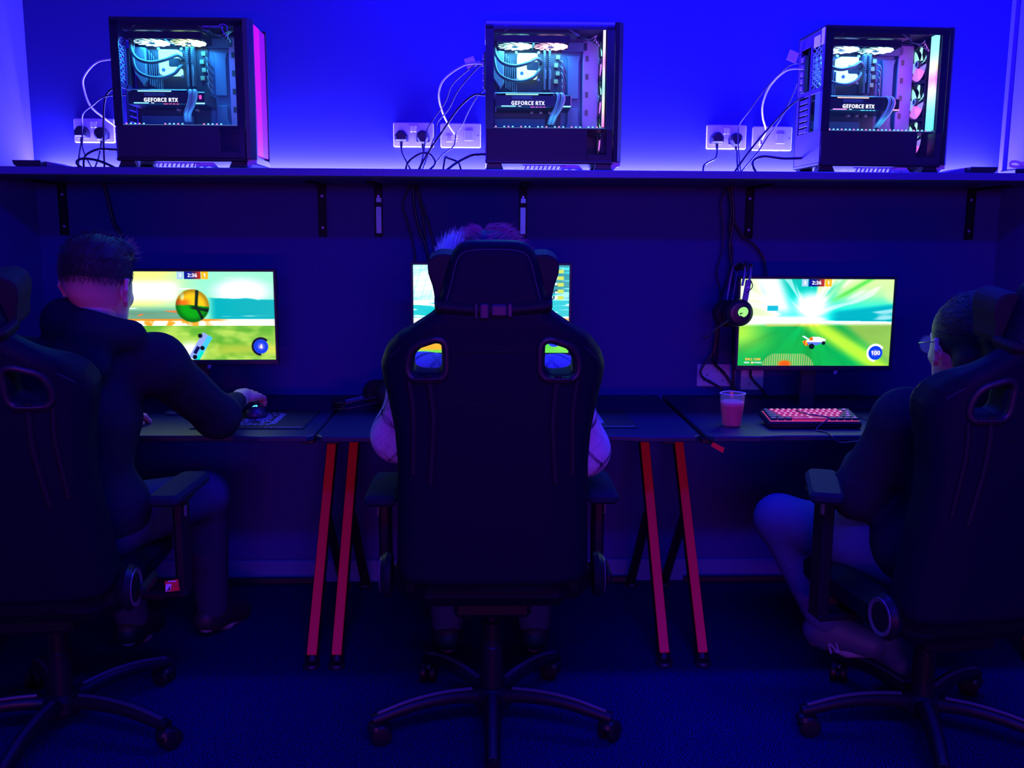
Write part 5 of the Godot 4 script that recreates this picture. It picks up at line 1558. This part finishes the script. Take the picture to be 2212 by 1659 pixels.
	part("seam", tube(on_back([[-0.095, 0.600], [-0.03, 0.601], [0.03, 0.602], [0.095, 0.604]], 0.0002), 0.0018, 6, 3), thread, bk)
	part("seam", tube(on_back([[-0.118, 0.528], [-0.10, 0.50], [-0.07, 0.483], [0.0, 0.476], [0.07, 0.483], [0.10, 0.50], [0.118, 0.528]], 0.0002), 0.0016, 6, 4), thread, bk)
	var edge := mat("stitching", 0.03, 0.03, 0.06, 0.5)
	part("stitching", tube(on_back([[-0.108, 0.70], [-0.095, 0.745], [-0.082, 0.795], [-0.070, 0.815], [-0.048, 0.823], [0.0, 0.825], [0.048, 0.823], [0.070, 0.815], [0.082, 0.795], [0.095, 0.745], [0.108, 0.70]], -0.002), 0.0014, 6, 4), edge, bk)
	for q in [-1.0, 1.0]:
		part("stitching", tube(on_back([[q * 0.125, 0.665], [q * 0.17, 0.634], [q * 0.21, 0.603], [q * 0.235, 0.575]], -0.003), 0.0013, 6, 4), edge, bk)
	# arms
	for a in arms:
		var g := Node3D.new()
		g.name = "armrest"
		c.add_child(g, true)
		g.transform = Transform3D(B, dy) * Transform3D(Basis(), Vector3(a[0], 0, a[2]))
		var pad := MB.new()
		pad.prism(soften(poly([[-0.042, -0.13], [-0.030, -0.14], [0.030, -0.14], [0.042, -0.13], [0.045, 0.10], [0.034, 0.13], [-0.034, 0.13], [-0.045, 0.10]]), 0.02, 3), 0.0, 0.030, Transform3D(Basis(Vector3.RIGHT, -PI * 0.5), Vector3.ZERO), 0.009)
		part("arm_pad", pad.mesh(), mat("arm pad", 0.010, 0.017, 0.035, 0.7, 0.0, 0.2), g, Vector3(0, a[1] - 0.030, 0), Vector3(0, a[3], 0))
		var ap := MB.new()
		ap.box(Vector3(0, a[1] * 0.5 + 0.20, 0.01), Vector3(0.032, a[1] - 0.43, 0.065), 0.008)
		ap.box(Vector3(0, a[1] - 0.036, 0.01), Vector3(0.06, 0.012, 0.12), 0.004)
		ap.box(Vector3(-signf(a[0]) * 0.05, 0.415, 0.01), Vector3(0.13, 0.02, 0.07), 0.006)
		part("arm_post", ap.mesh(), plastic, g)
		part("arm_button", box(Vector3(signf(a[0]) * 0.017, a[1] - 0.07, 0.03), Vector3(0.006, 0.03, 0.016), 0.002), mat("arm button", 0.10, 0.10, 0.13, 0.35), g)
	if tagged:
		var tg := part("care_label", plate(poly([[0, 0], [0.036, 0.004], [0.034, 0.036], [-0.002, 0.030]]), 0.0, 0.0015), mat("red label", 0.75, 0.012, 0.03, 0.5), c, Vector3(0.302, 0.402, 0.014), Vector3(0, 0.0, 0))
		part("label_print", plate(poly([[-0.001, 0.002], [0.012, 0.004], [0.016, 0.022], [0.004, 0.024], [0.0, 0.018]]), 0.0015, 0.0022), mat("label white", 0.75, 0.7, 0.8, 0.5), tg)
		part("label_print", plate(poly([[0.0, 0.003], [0.006, 0.008], [0.011, 0.018], [0.012, 0.006]]), 0.0022, 0.0026), mat("label black", 0.01, 0.01, 0.01, 0.5), tg)
		part("label_print", box(Vector3(0.018, 0.030, 0.0018), Vector3(0.022, 0.003, 0.0006)), mat("label white", 0.75, 0.7, 0.8, 0.5), tg)

func build_chairs() -> void:
	var std := [[-0.295, 0.67, -0.08, 0.0], [0.295, 0.67, -0.10, 0.0]]
	chair(Vector3(0.012, 0, 1.09), 0.0, 0.0, 0.0, atan(0.15), std, "black gaming chair seen squarely from behind in the middle", false)
	chair(Vector3(-1.160, 0, 1.11), deg_to_rad(4.0), 0.0, 0.03, atan(0.29), [[-0.295, 0.72, -0.08, 0.0], [0.335, 0.715, -0.03, -0.10]], "black gaming chair at the left edge with a red care label under its seat", true)
	chair(Vector3(1.192, 0, 1.15), deg_to_rad(9.0), deg_to_rad(-16.0), 0.075, atan(0.17), [[-0.295, 0.785, -0.06, -0.45], [0.295, 0.72, -0.08, 0.0]], "lowered black gaming chair at the right edge behind the bespectacled player", false)

# ---------------------------------------------------------------- people
var head_mb: MB
var hand_mb: MB

func make_head() -> MB:
	var q := MB.new()
	var I := Basis()
	var p := [
		[Vector3(0, 0.035, 0.014), Vector3(0.077, 0.097, 0.097), I],
		[Vector3(0, -0.005, -0.012), Vector3(0.070, 0.085, 0.085), I],
		[Vector3(0, -0.062, -0.030), Vector3(0.056, 0.055, 0.064), I],
		[Vector3(0, -0.096, -0.066), Vector3(0.024, 0.018, 0.022), I],
		[Vector3(0, 0.018, -0.098), Vector3(0, -0.026, -0.114), 0.007, 0.0125],
		[Vector3(-0.014, -0.030, -0.099), Vector3(0.014, -0.030, -0.099), 0.009, 0.009],
		[Vector3(-0.036, 0.034, -0.076), Vector3(0.036, 0.034, -0.076), 0.011, 0.011],
		[Vector3(-0.020, -0.057, -0.087), Vector3(0.020, -0.057, -0.087), 0.0065, 0.0065],
		[Vector3(-0.016, -0.068, -0.085), Vector3(0.016, -0.068, -0.085), 0.007, 0.007],
		[Vector3(-0.040, -0.022, -0.066), Vector3(0.015, 0.018, 0.018), I],
		[Vector3(0.040, -0.022, -0.066), Vector3(0.015, 0.018, 0.018), I]]
	q.blob(p, 0.004, 0.012)
	for s in [-1.0, 1.0]:   # ears: a rolled rim, a bowl and a lobe
		var e := MB.new()
		e.blob([[Vector3(s * 0.074, 0.018, 0.012), Vector3(s * 0.088, 0.024, 0.024), 0.006, 0.005], [Vector3(s * 0.088, 0.024, 0.024), Vector3(s * 0.090, 0.000, 0.028), 0.0055, 0.005],
			[Vector3(s * 0.090, 0.000, 0.028), Vector3(s * 0.082, -0.026, 0.014), 0.005, 0.005], [Vector3(s * 0.082, -0.026, 0.014), Vector3(s * 0.077, -0.036, 0.004), 0.006, 0.0065],
			[Vector3(s * 0.074, 0.0, 0.012), Vector3(0.008, 0.024, 0.014), I], [Vector3(s * 0.076, 0.018, 0.004), Vector3(s * 0.084, 0.026, 0.012), 0.004, 0.005]], 0.0025, 0.006)
		q.add(e, Transform3D())
	return q

func make_hand() -> MB:   # a right hand, wrist at the origin, fingers along -z, palm down, curled over a mouse
	var q := MB.new()
	var p := []
	p.append([Vector3(0, 0, 0.02), Vector3(0, 0.002, -0.02), 0.026, 0.024])
	var fx := [-0.028, -0.009, 0.010, 0.027]
	var fl := [0.92, 1.0, 0.95, 0.76]
	for i in 4:
		var a := Vector3(fx[i] * 0.7, 0.001, -0.018)
		var b := Vector3(fx[i], 0.004 - absf(fx[i] - 0.0) * 0.1, -0.088 + 0.006 * absf(i - 1))
		p.append([a, b, 0.0150, 0.0115])
		var k: float = fl[i]
		var sp: float = fx[i] * 0.12
		var c := b + Vector3(sp, -0.008, -0.042) * k
		var d := c + Vector3(sp * 0.4, -0.018, -0.020) * k
		var e := d + Vector3(0, -0.016, -0.008) * k
		p.append([b, c, 0.0098, 0.0088])
		p.append([c, d, 0.0086, 0.0078])
		p.append([d, e, 0.0076, 0.0066])
	p.append([Vector3(-0.016, -0.004, -0.012), Vector3(-0.042, -0.012, -0.050), 0.0145, 0.0110])
	p.append([Vector3(-0.042, -0.012, -0.050), Vector3(-0.044, -0.022, -0.082), 0.0105, 0.0090])
	p.append([Vector3(-0.044, -0.022, -0.082), Vector3(-0.038, -0.027, -0.106), 0.0088, 0.0072])
	q.blob(p, 0.003, 0.006)
	return q

func strands(m: Node3D, called: String, xf: Transform3D, mt: Material, n: int, centre: Vector3, rad: Vector3, where: Callable, flow: Callable, len0: float, len1: float, w: float) -> void:
	# fine tapering hairs rooted on an ellipsoid, made one mesh
	var b := MB.new()
	var made := 0
	var tries := 0
	while made < n and tries < n * 30:
		tries += 1
		var d := Vector3(rng.randfn(), rng.randfn(), rng.randfn()).normalized()
		if not where.call(d):
			continue
		made += 1
		var root := centre + d * rad * 0.985
		var nn := (d / rad).normalized()
		var dir: Vector3 = flow.call(d, nn)
		dir = (dir + Vector3(rng.randfn(), rng.randfn(), rng.randfn()) * 0.16).normalized()
		var l := rng.randf_range(len0, len1)
		var side := dir.cross(nn).normalized() * w
		var mid := root + (dir * 0.75 + nn * 0.35) * l * 0.5
		var tip := root + dir * l
		var up := nn * w
		var ring0 := [root + side, root - side * 0.5 + up, root - side * 0.5 - up]
		var ring1 := [mid + side * 0.7, mid - side * 0.35 + up * 0.7, mid - side * 0.35 - up * 0.7]
		for k in 3:
			var k2 := (k + 1) % 3
			b.quad(xf * ring0[k], xf * ring0[k2], xf * ring1[k2], xf * ring1[k])
			b.tri(xf * ring1[k], xf * ring1[k2], xf * tip)
	part(called, b.mesh(), mt, m)

func person(label: String, base: Vector3, J: Dictionary, cloth: Material, legs: Material, shoe_m: Material, skin: Material, sole_m: Material) -> Node3D:
	var o := thing("person", label, "person", base)
	var hm: Vector3 = (J.hip_l + J.hip_r) * 0.5
	var hb: Basis = J.head_basis
	var hd: Vector3 = J.head
	var body := MB.new()
	var neck_top := hd + hb * Vector3(0, -0.055, 0.012)
	body.blob([[J.hip_l, J.hip_r, 0.095, 0.095], [hm, J.chest, 0.11, 0.125], [J.chest, J.neck, 0.12, 0.06], [J.sh_l, J.sh_r, 0.055, 0.055], [J.neck, neck_top, 0.058, 0.054],
		[J.sh_l, J.el_l, 0.048, 0.039], [J.el_l, J.wr_l, 0.038, 0.027], [J.sh_r, J.el_r, 0.048, 0.039], [J.el_r, J.wr_r, 0.038, 0.027],
		[J.hip_l, J.kn_l, 0.085, 0.056], [J.kn_l, J.an_l, 0.054, 0.036], [J.hip_r, J.kn_r, 0.085, 0.056], [J.kn_r, J.an_r, 0.054, 0.036],
		[J.an_l, J.toe_l, 0.036, 0.028], [J.an_r, J.toe_r, 0.036, 0.028]], 0.012, 0.03)
	if head_mb == null:
		head_mb = make_head()
		hand_mb = make_hand()
	body.add(head_mb, Transform3D(hb, hd))
	body.add(hand_mb, Transform3D(J.hand_r, J.wr_r))
	body.add(hand_mb, Transform3D(J.hand_l * Basis.from_scale(Vector3(-1, 1, 1)), J.wr_l))
	if J.get("fade", false):   # clipped sides: the scalp darkens towards the longer hair on top
		body.col.resize(body.v.size())
		var inv := Transform3D(hb, hd).affine_inverse()
		for i in body.v.size():
			var q := inv * body.v[i]
			var g := 1.0
			if absf(q.x) < 0.086 and q.z > -0.085 and q.y > -0.06:
				g = 1.0 - 0.95 * smoothstep(-0.028, 0.050, q.y + 0.15 * minf(0.0, q.z)) * smoothstep(-0.085, -0.055, q.z)
			body.col[i] = Color(g, g, g)
	part("body", body.shift(-base).mesh(), skin, o)
	var sl: float = J.get("sleeve", 0.93)
	var wl: Vector3 = J.el_l.lerp(J.wr_l, sl)
	var wr: Vector3 = J.el_r.lerp(J.wr_r, sl)
	var e: float = J.get("loose", 0.018)
	var top := MB.new()
	var tp := [[J.hip_l.lerp(J.chest, 0.12), J.hip_r.lerp(J.chest, 0.12), 0.105 + e, 0.105 + e], [hm.lerp(J.chest, 0.15), J.chest, 0.118 + e, 0.128 + e], [J.chest, J.neck, 0.125 + e, 0.058 + e], [J.sh_l, J.sh_r, 0.060 + e, 0.060 + e],
		[J.sh_l, J.el_l, 0.054 + e, 0.044 + e], [J.el_l, wl, 0.043 + e, 0.031 + e], [J.sh_r, J.el_r, 0.054 + e, 0.044 + e], [J.el_r, wr, 0.043 + e, J.get("cuff", 0.031) + e]]
	for q in J.get("hood", []):
		tp.append(q)
	top.blob(tp, 0.010, 0.035)
	part(J.get("top_name", "hooded_top"), top.shift(-base).mesh(), cloth, o)
	var tr := MB.new()
	tr.blob([[J.hip_l, J.hip_r, 0.105, 0.105], [J.hip_l, J.kn_l, 0.098, 0.070], [J.kn_l, J.kn_l.lerp(J.an_l, 0.95), 0.068, 0.052], [J.hip_r, J.kn_r, 0.098, 0.070], [J.kn_r, J.kn_r.lerp(J.an_r, 0.95), 0.068, 0.052]], 0.012, 0.03)
	part("trousers", tr.shift(-base).mesh(), legs, o)
	for s in ["l", "r"]:
		var an: Vector3 = J["an_" + s]
		var toe: Vector3 = J["toe_" + s]
		var sh := MB.new()
		var heel := an - (toe - an) * 0.25 + Vector3(0, -0.028, 0)
		sh.blob([[an + Vector3(0, 0.0, 0), an + Vector3(0, -0.03, 0), 0.042, 0.044], [heel, toe, 0.042, 0.036], [an.lerp(toe, 0.3), toe, 0.047, 0.034]], 0.007, 0.02)
		var foot := part("shoe", sh.shift(-base).mesh(), shoe_m, o)
		var so := MB.new()
		so.blob([[heel + Vector3(0, -0.020, 0), an.lerp(toe, 0.5) + Vector3(0, -0.040, 0), 0.030, 0.026], [an.lerp(toe, 0.5) + Vector3(0, -0.040, 0), toe + Vector3(0, -0.014, 0), 0.026, 0.027]], 0.006, 0.015)
		part("sole", so.shift(-base).mesh(), sole_m, foot)
	for s in [-1.0, 1.0]:
		var ey := part("eye", turned([[0.0, -0.0118], [0.006, -0.0102], [0.0102, -0.006], [0.0118, 0.0], [0.0102, 0.006], [0.006, 0.0102], [0.0, 0.0118]], 14), mat("eye white", 0.7, 0.7, 0.7, 0.2), o, hd + hb * Vector3(s * 0.031, 0.010, -0.0765) - base)
		part("iris", turned([[0.0, 0.0], [0.0052, 0.0], [0.0, 0.0012]], 14, Transform3D(hb * Basis(Vector3.RIGHT, -PI * 0.5), hb * Vector3(0, 0, -0.0113))), mat("iris", 0.03, 0.03, 0.05, 0.2), ey)
	return o

func build_people() -> void:
	var skin := mat("skin", 0.60, 0.27, 0.24, 0.5)
	skin.subsurf_scatter_enabled = true
	skin.subsurf_scatter_strength = 0.25
	var cropped := mat("skin with clipped hair", 0.60, 0.27, 0.24, 0.5)
	cropped.vertex_color_use_as_albedo = true
	cropped.subsurf_scatter_enabled = true
	cropped.subsurf_scatter_strength = 0.15
	var hoodie := grain(mat("dark hooded top", 0.012, 0.014, 0.028, 0.95, 0.0, 0.2), 4.0, 0.8, 0.012, 8)
	var coat := grain(mat("dark coat", 0.014, 0.015, 0.028, 0.95, 0.0, 0.2), 4.0, 0.8, 0.012, 8)
	var jeans := grain(mat("jeans", 0.05, 0.07, 0.16, 0.9, 0.0, 0.2), 5.0, 0.6, 0.02, 9)
	var dark_jeans := grain(mat("dark jeans", 0.03, 0.04, 0.09, 0.9, 0.0, 0.2), 5.0, 0.6, 0.02, 9)
	var shoe := mat("grey trainers", 0.04, 0.06, 0.12, 0.6)
	var pale_sole := mat("shoe sole", 0.22, 0.25, 0.30, 0.6)
	var black_shoe := mat("black trainers", 0.015, 0.015, 0.02, 0.6)
	# left: short-haired player leaning to the desk, right hand on the mouse
	var base := Vector3(-1.10, 0, 1.08)
	var hb := Basis(Vector3.UP, deg_to_rad(-9.0)) * Basis(Vector3.RIGHT, deg_to_rad(-6.0)) * Basis(Vector3.BACK, deg_to_rad(-3.0))
	var head := Vector3(-0.998, 1.206, 1.09)
	var o := person("player with cropped hair and dark hooded top, hand on the left desk's mouse", base, {
		"hip_l": Vector3(-1.20, 0.585, 1.13), "hip_r": Vector3(-1.02, 0.585, 1.09), "chest": Vector3(-1.06, 0.89, 1.10), "neck": Vector3(-1.02, 1.075, 1.10), "head": head, "head_basis": hb,
		"sh_l": Vector3(-1.20, 1.005, 1.14), "sh_r": Vector3(-0.885, 1.005, 1.03), "el_l": Vector3(-1.24, 0.80, 0.92), "wr_l": Vector3(-1.17, 0.79, 0.67), "el_r": Vector3(-0.80, 0.815, 0.79), "wr_r": Vector3(-0.797, 0.826, 0.515),
		"kn_l": Vector3(-1.17, 0.575, 0.70), "kn_r": Vector3(-0.862, 0.560, 0.74), "an_l": Vector3(-1.16, 0.09, 0.60), "an_r": Vector3(-0.93, 0.09, 0.50), "toe_l": Vector3(-1.15, 0.035, 0.46), "toe_r": Vector3(-0.88, 0.035, 0.365),
		"hand_r": Basis(Vector3.UP, -0.15) * Basis(Vector3.RIGHT, -0.10) * Basis(Vector3.BACK, -0.25), "hand_l": Basis(Vector3.UP, -0.4) * Basis(Vector3.RIGHT, -0.1), "fade": true, "sleeve": 0.76, "cuff": 0.012,
		"hood": [[Vector3(-1.075, 1.125, 1.12), Vector3(-0.99, 1.10, 1.185), 0.052, 0.048], [Vector3(-0.99, 1.10, 1.185), Vector3(-0.918, 1.088, 1.11), 0.050, 0.040], [Vector3(-1.075, 1.125, 1.12), Vector3(-1.07, 1.11, 1.04), 0.050, 0.040], [Vector3(-1.05, 1.02, 1.20), Vector3(-0.99, 1.02, 1.20), 0.055, 0.05]]}, hoodie, dark_jeans, black_shoe, cropped, pale_sole)
	var hx := Transform3D(hb, head - base)
	var brown := mat("short hair", 0.012, 0.010, 0.016, 0.7)
	var cap := MB.new()
	cap.blob([[Vector3(0, 0.052, 0.016), Vector3(0.0792, 0.086, 0.0990), Basis()], [Vector3(0, 0.098, -0.045), Vector3(0.060, 0.040, 0.050), Basis()]], 0.004, 0.01)
	var cap2 := MB.new()
	cap2.add(cap, hx)
	var hair := part("hair", cap2.mesh(), brown, o)
	strands(hair, "hair_strands", hx, brown, 900, Vector3(0, 0.062, 0.016), Vector3(0.083, 0.078, 0.100), func(d: Vector3) -> bool: return d.y > 0.0, func(d: Vector3, nn: Vector3) -> Vector3: return Vector3(0.3, 0.25, -0.5) + nn * 0.5, 0.010, 0.022, 0.0007)
	strands(hair, "hair_strands", hx, brown, 2600, Vector3(0, 0.052, 0.016), Vector3(0.0792, 0.086, 0.0990), func(d: Vector3) -> bool: return d.y > -0.42 and d.y < 0.35 and d.z > -0.7, func(d: Vector3, nn: Vector3) -> Vector3: return Vector3(0, -1.0, 0.15) + nn * 0.30, 0.006, 0.016, 0.0006)
	strands(hair, "faded_hair", hx, brown, 2600, Vector3(0, 0.035, 0.014), Vector3(0.0772, 0.0972, 0.0972), func(d: Vector3) -> bool: return d.y > -0.35 and d.y < 0.25 and d.z > -0.55 and rng.randf() < pow((d.y + 0.35) / 0.6, 1.6), func(d: Vector3, nn: Vector3) -> Vector3: return Vector3(0, -1.0, 0.0) + nn * 0.35, 0.004, 0.008, 0.0005)
	strands(hair, "hair_strands", hx, mat("yellow lit fringe", 0.30, 0.24, 0.14, 0.6), 160, Vector3(0, 0.098, -0.045), Vector3(0.060, 0.040, 0.050), func(d: Vector3) -> bool: return d.z < -0.35 and d.y > -0.3, func(d: Vector3, nn: Vector3) -> Vector3: return nn + Vector3(0.3, 0.4, 0), 0.014, 0.028, 0.0008)  # yellow light on the front tuft is put into the hair colour
	# middle: player hidden behind the chair, pale checked shirt, pinkish hair
	base = Vector3(0.01, 0, 1.08)
	head = Vector3(0.0, 1.222, 1.10)
	hb = Basis(Vector3.RIGHT, deg_to_rad(-6.0))
	var check := mat("checked shirt", 1, 1, 1, 0.9, 0.0, 0.2)
	var im := Image.create(128, 128, false, Image.FORMAT_RGB8)
	for y in 128:
		for x in 128:
			var a := posmod(x + y, 64)
			var b := posmod(x - y, 64)
			var c := Color(0.80, 0.76, 0.86)
			if a < 5 or b < 5:
				c = Color(0.10, 0.08, 0.16) if (x / 2) % 2 == 0 or (a < 5 and b < 5) else Color(0.40, 0.36, 0.50)
			elif absi(a - 34) < 1 or absi(b - 34) < 1:
				c = Color(0.60, 0.56, 0.72)
			im.set_pixel(x, y, c)
	check.albedo_texture = ImageTexture.create_from_image(im)
	check.albedo_color = Color(0.95, 0.95, 0.95)
	check.uv1_triplanar = true
	check.uv1_scale = Vector3.ONE * 3.4
	o = person("player in a pale checked shirt, hidden behind the middle chair except hair and sleeves", base, {
		"hip_l": Vector3(-0.085, 0.585, 1.12), "hip_r": Vector3(0.105, 0.585, 1.12), "chest": Vector3(0.01, 0.88, 1.13), "neck": Vector3(0.005, 1.045, 1.12), "head": head, "head_basis": hb,
		"sh_l": Vector3(-0.175, 0.955, 1.09), "sh_r": Vector3(0.185, 0.950, 1.09), "el_l": Vector3(-0.245, 0.805, 1.02), "wr_l": Vector3(-0.13, 0.80, 0.72), "el_r": Vector3(0.262, 0.765, 1.02), "wr_r": Vector3(0.20, 0.80, 0.73),
		"kn_l": Vector3(-0.13, 0.565, 0.70), "kn_r": Vector3(0.15, 0.565, 0.70), "an_l": Vector3(-0.13, 0.09, 0.66), "an_r": Vector3(0.15, 0.09, 0.66), "toe_l": Vector3(-0.14, 0.035, 0.52), "toe_r": Vector3(0.16, 0.035, 0.52),
		"hand_r": Basis(Vector3.RIGHT, -0.1), "hand_l": Basis(Vector3.RIGHT, -0.1), "sleeve": 0.94, "loose": 0.024, "top_name": "shirt"}, check, dark_jeans, black_shoe, skin, pale_sole)
	hx = Transform3D(hb, head - base)
	var pinkish := mat("dyed hair", 0.80, 0.09, 0.24, 0.6)
	cap = MB.new()
	cap.blob([[Vector3(0, 0.045, 0.018), Vector3(0.084, 0.092, 0.102), Basis()], [Vector3(0.02, 0.10, -0.01), Vector3(0.055, 0.036, 0.07), Basis()]], 0.004, 0.01)
	cap2 = MB.new()
	cap2.add(cap, hx)
	hair = part("hair", cap2.mesh(), mat("dyed hair root", 0.03, 0.010, 0.04, 0.7), o)
	strands(hair, "hair_strands", hx, pinkish, 1100, Vector3(0.005, 0.055, 0.01), Vector3(0.085, 0.086, 0.095), func(d: Vector3) -> bool: return d.y > 0.1, func(d: Vector3, nn: Vector3) -> Vector3: return Vector3(0.8 * signf(d.x + 0.2), 0.1, 0.35) + nn * 0.3, 0.02, 0.042, 0.0010)
	strands(hair, "hair_tuft", hx, mat("bleached hair", 0.80, 0.74, 0.85, 0.6), 700, Vector3(-0.084, 0.055, 0.02), Vector3(0.020, 0.040, 0.030), func(d: Vector3) -> bool: return d.x < 0.4, func(d: Vector3, nn: Vector3) -> Vector3: return Vector3(-0.15 + 0.7 * maxf(0.0, d.y), 0.9, 0.1) + nn * 0.5, 0.03, 0.062, 0.0011)
	# right: bespectacled player, hair drawn back, turned to the left
	base = Vector3(1.22, 0, 1.15)
	head = Vector3(1.225, 1.062, 1.16)
	hb = Basis(Vector3.UP, deg_to_rad(4.0)) * Basis(Vector3.RIGHT, deg_to_rad(-4.0))
	o = person("player with glasses, drawn back hair and dark coat, seated at the right edge", base, {
		"hip_l": Vector3(1.13, 0.505, 1.16), "hip_r": Vector3(1.31, 0.505, 1.22), "chest": Vector3(1.23, 0.78, 1.22), "neck": Vector3(1.24, 0.945, 1.21), "head": head, "head_basis": hb,
		"sh_l": Vector3(1.085, 0.875, 1.17), "sh_r": Vector3(1.40, 0.875, 1.26), "el_l": Vector3(1.00, 0.665, 1.10), "wr_l": Vector3(1.09, 0.695, 0.90), "el_r": Vector3(1.42, 0.66, 1.10), "wr_r": Vector3(1.26, 0.70, 0.87),
		"kn_l": Vector3(0.865, 0.520, 0.87), "kn_r": Vector3(1.25, 0.52, 0.75), "an_l": Vector3(0.995, 0.225, 0.96), "an_r": Vector3(1.17, 0.17, 0.93), "toe_l": Vector3(1.105, 0.185, 1.00), "toe_r": Vector3(1.20, 0.13, 1.02),
		"hand_r": Basis(Vector3.UP, 0.5), "hand_l": Basis(Vector3.UP, -0.35), "sleeve": 0.90, "loose": 0.024, "top_name": "coat",
		"hood": [[Vector3(1.16, 0.955, 1.24), Vector3(1.31, 0.955, 1.26), 0.05, 0.05]]}, coat, jeans, shoe, skin, pale_sole)
	hx = Transform3D(hb, head - base)
	var dark := mat("drawn back hair", 0.008, 0.007, 0.012, 0.6)
	cap = MB.new()
	cap.blob([[Vector3(0, 0.048, 0.026), Vector3(0.085, 0.093, 0.103), Basis()], [Vector3(0, -0.02, 0.070), Vector3(0.066, 0.065, 0.050), Basis()], [Vector3(0, 0.03, 0.128), Vector3(0.034, 0.034, 0.030), Basis()], [Vector3(0, 0.0, 0.135), Vector3(0.0, -0.14, 0.115), 0.028, 0.014]], 0.004, 0.012)
	cap2 = MB.new()
	cap2.add(cap, hx)
	hair = part("hair", cap2.mesh(), dark, o)
	strands(hair, "hair_strands", hx, mat("loose hair", 0.05, 0.045, 0.06, 0.6), 1700, Vector3(0, 0.048, 0.026), Vector3(0.086, 0.094, 0.104), func(d: Vector3) -> bool: return d.y > -0.1, func(d: Vector3, nn: Vector3) -> Vector3: return Vector3(-d.x * 0.6, -0.05, 1.0) + nn * 0.16, 0.02, 0.05, 0.0008)
	var rim := mat("spectacle rim", 0.05, 0.06, 0.08, 0.3)
	var sp := Node3D.new()
	sp.name = "spectacles"
	o.add_child(sp)
	sp.transform = hx
	var lens := mat("spectacle lens", 0.8, 0.95, 1.0, 0.05)
	lens.transparency = BaseMaterial3D.TRANSPARENCY_ALPHA
	lens.albedo_color.a = 0.15
	for s in [-1.0, 1.0]:
		var ringp := []
		for i in 12:
			var an := TAU * i / 12.0
			ringp.append(Vector3(s * 0.034 + 0.027 * cos(an), 0.008 + 0.024 * sin(an), -0.112 + 0.006 * absf(cos(an)) * (1.0 if cos(an) * s > 0 else 0.0)))
		part("rim", tube(ringp, 0.0016, 6, 2, true), rim, sp)
		part("lens", turned([[0.0, 0.0], [0.025, 0.0], [0.0, 0.001]], 20, Transform3D(FRONT, Vector3(s * 0.034, 0.008, -0.1115))), lens, sp)
		part("temple", tube([Vector3(s * 0.061, 0.012, -0.108), Vector3(s * 0.078, 0.016, -0.05), Vector3(s * 0.080, 0.018, 0.0), Vector3(s * 0.078, -0.002, 0.026)], 0.0017, 6, 4), rim, sp)
	part("bridge", tube([Vector3(-0.008, 0.012, -0.114), Vector3(0, 0.016, -0.118), Vector3(0.008, 0.012, -0.114)], 0.0014, 6, 3), rim, sp)
	# lettering and panels on the near trainer
	var an: Vector3 = Vector3(1.00, 0.215, 0.95) - base
	part("shoe_mark", lettering("N", 0.034, 0.003), mat("shoe mark", 0.12, 0.15, 0.28, 0.5), o, an + Vector3(-0.005, -0.035, 0.062), Vector3(-0.2, -0.5, 0.35))
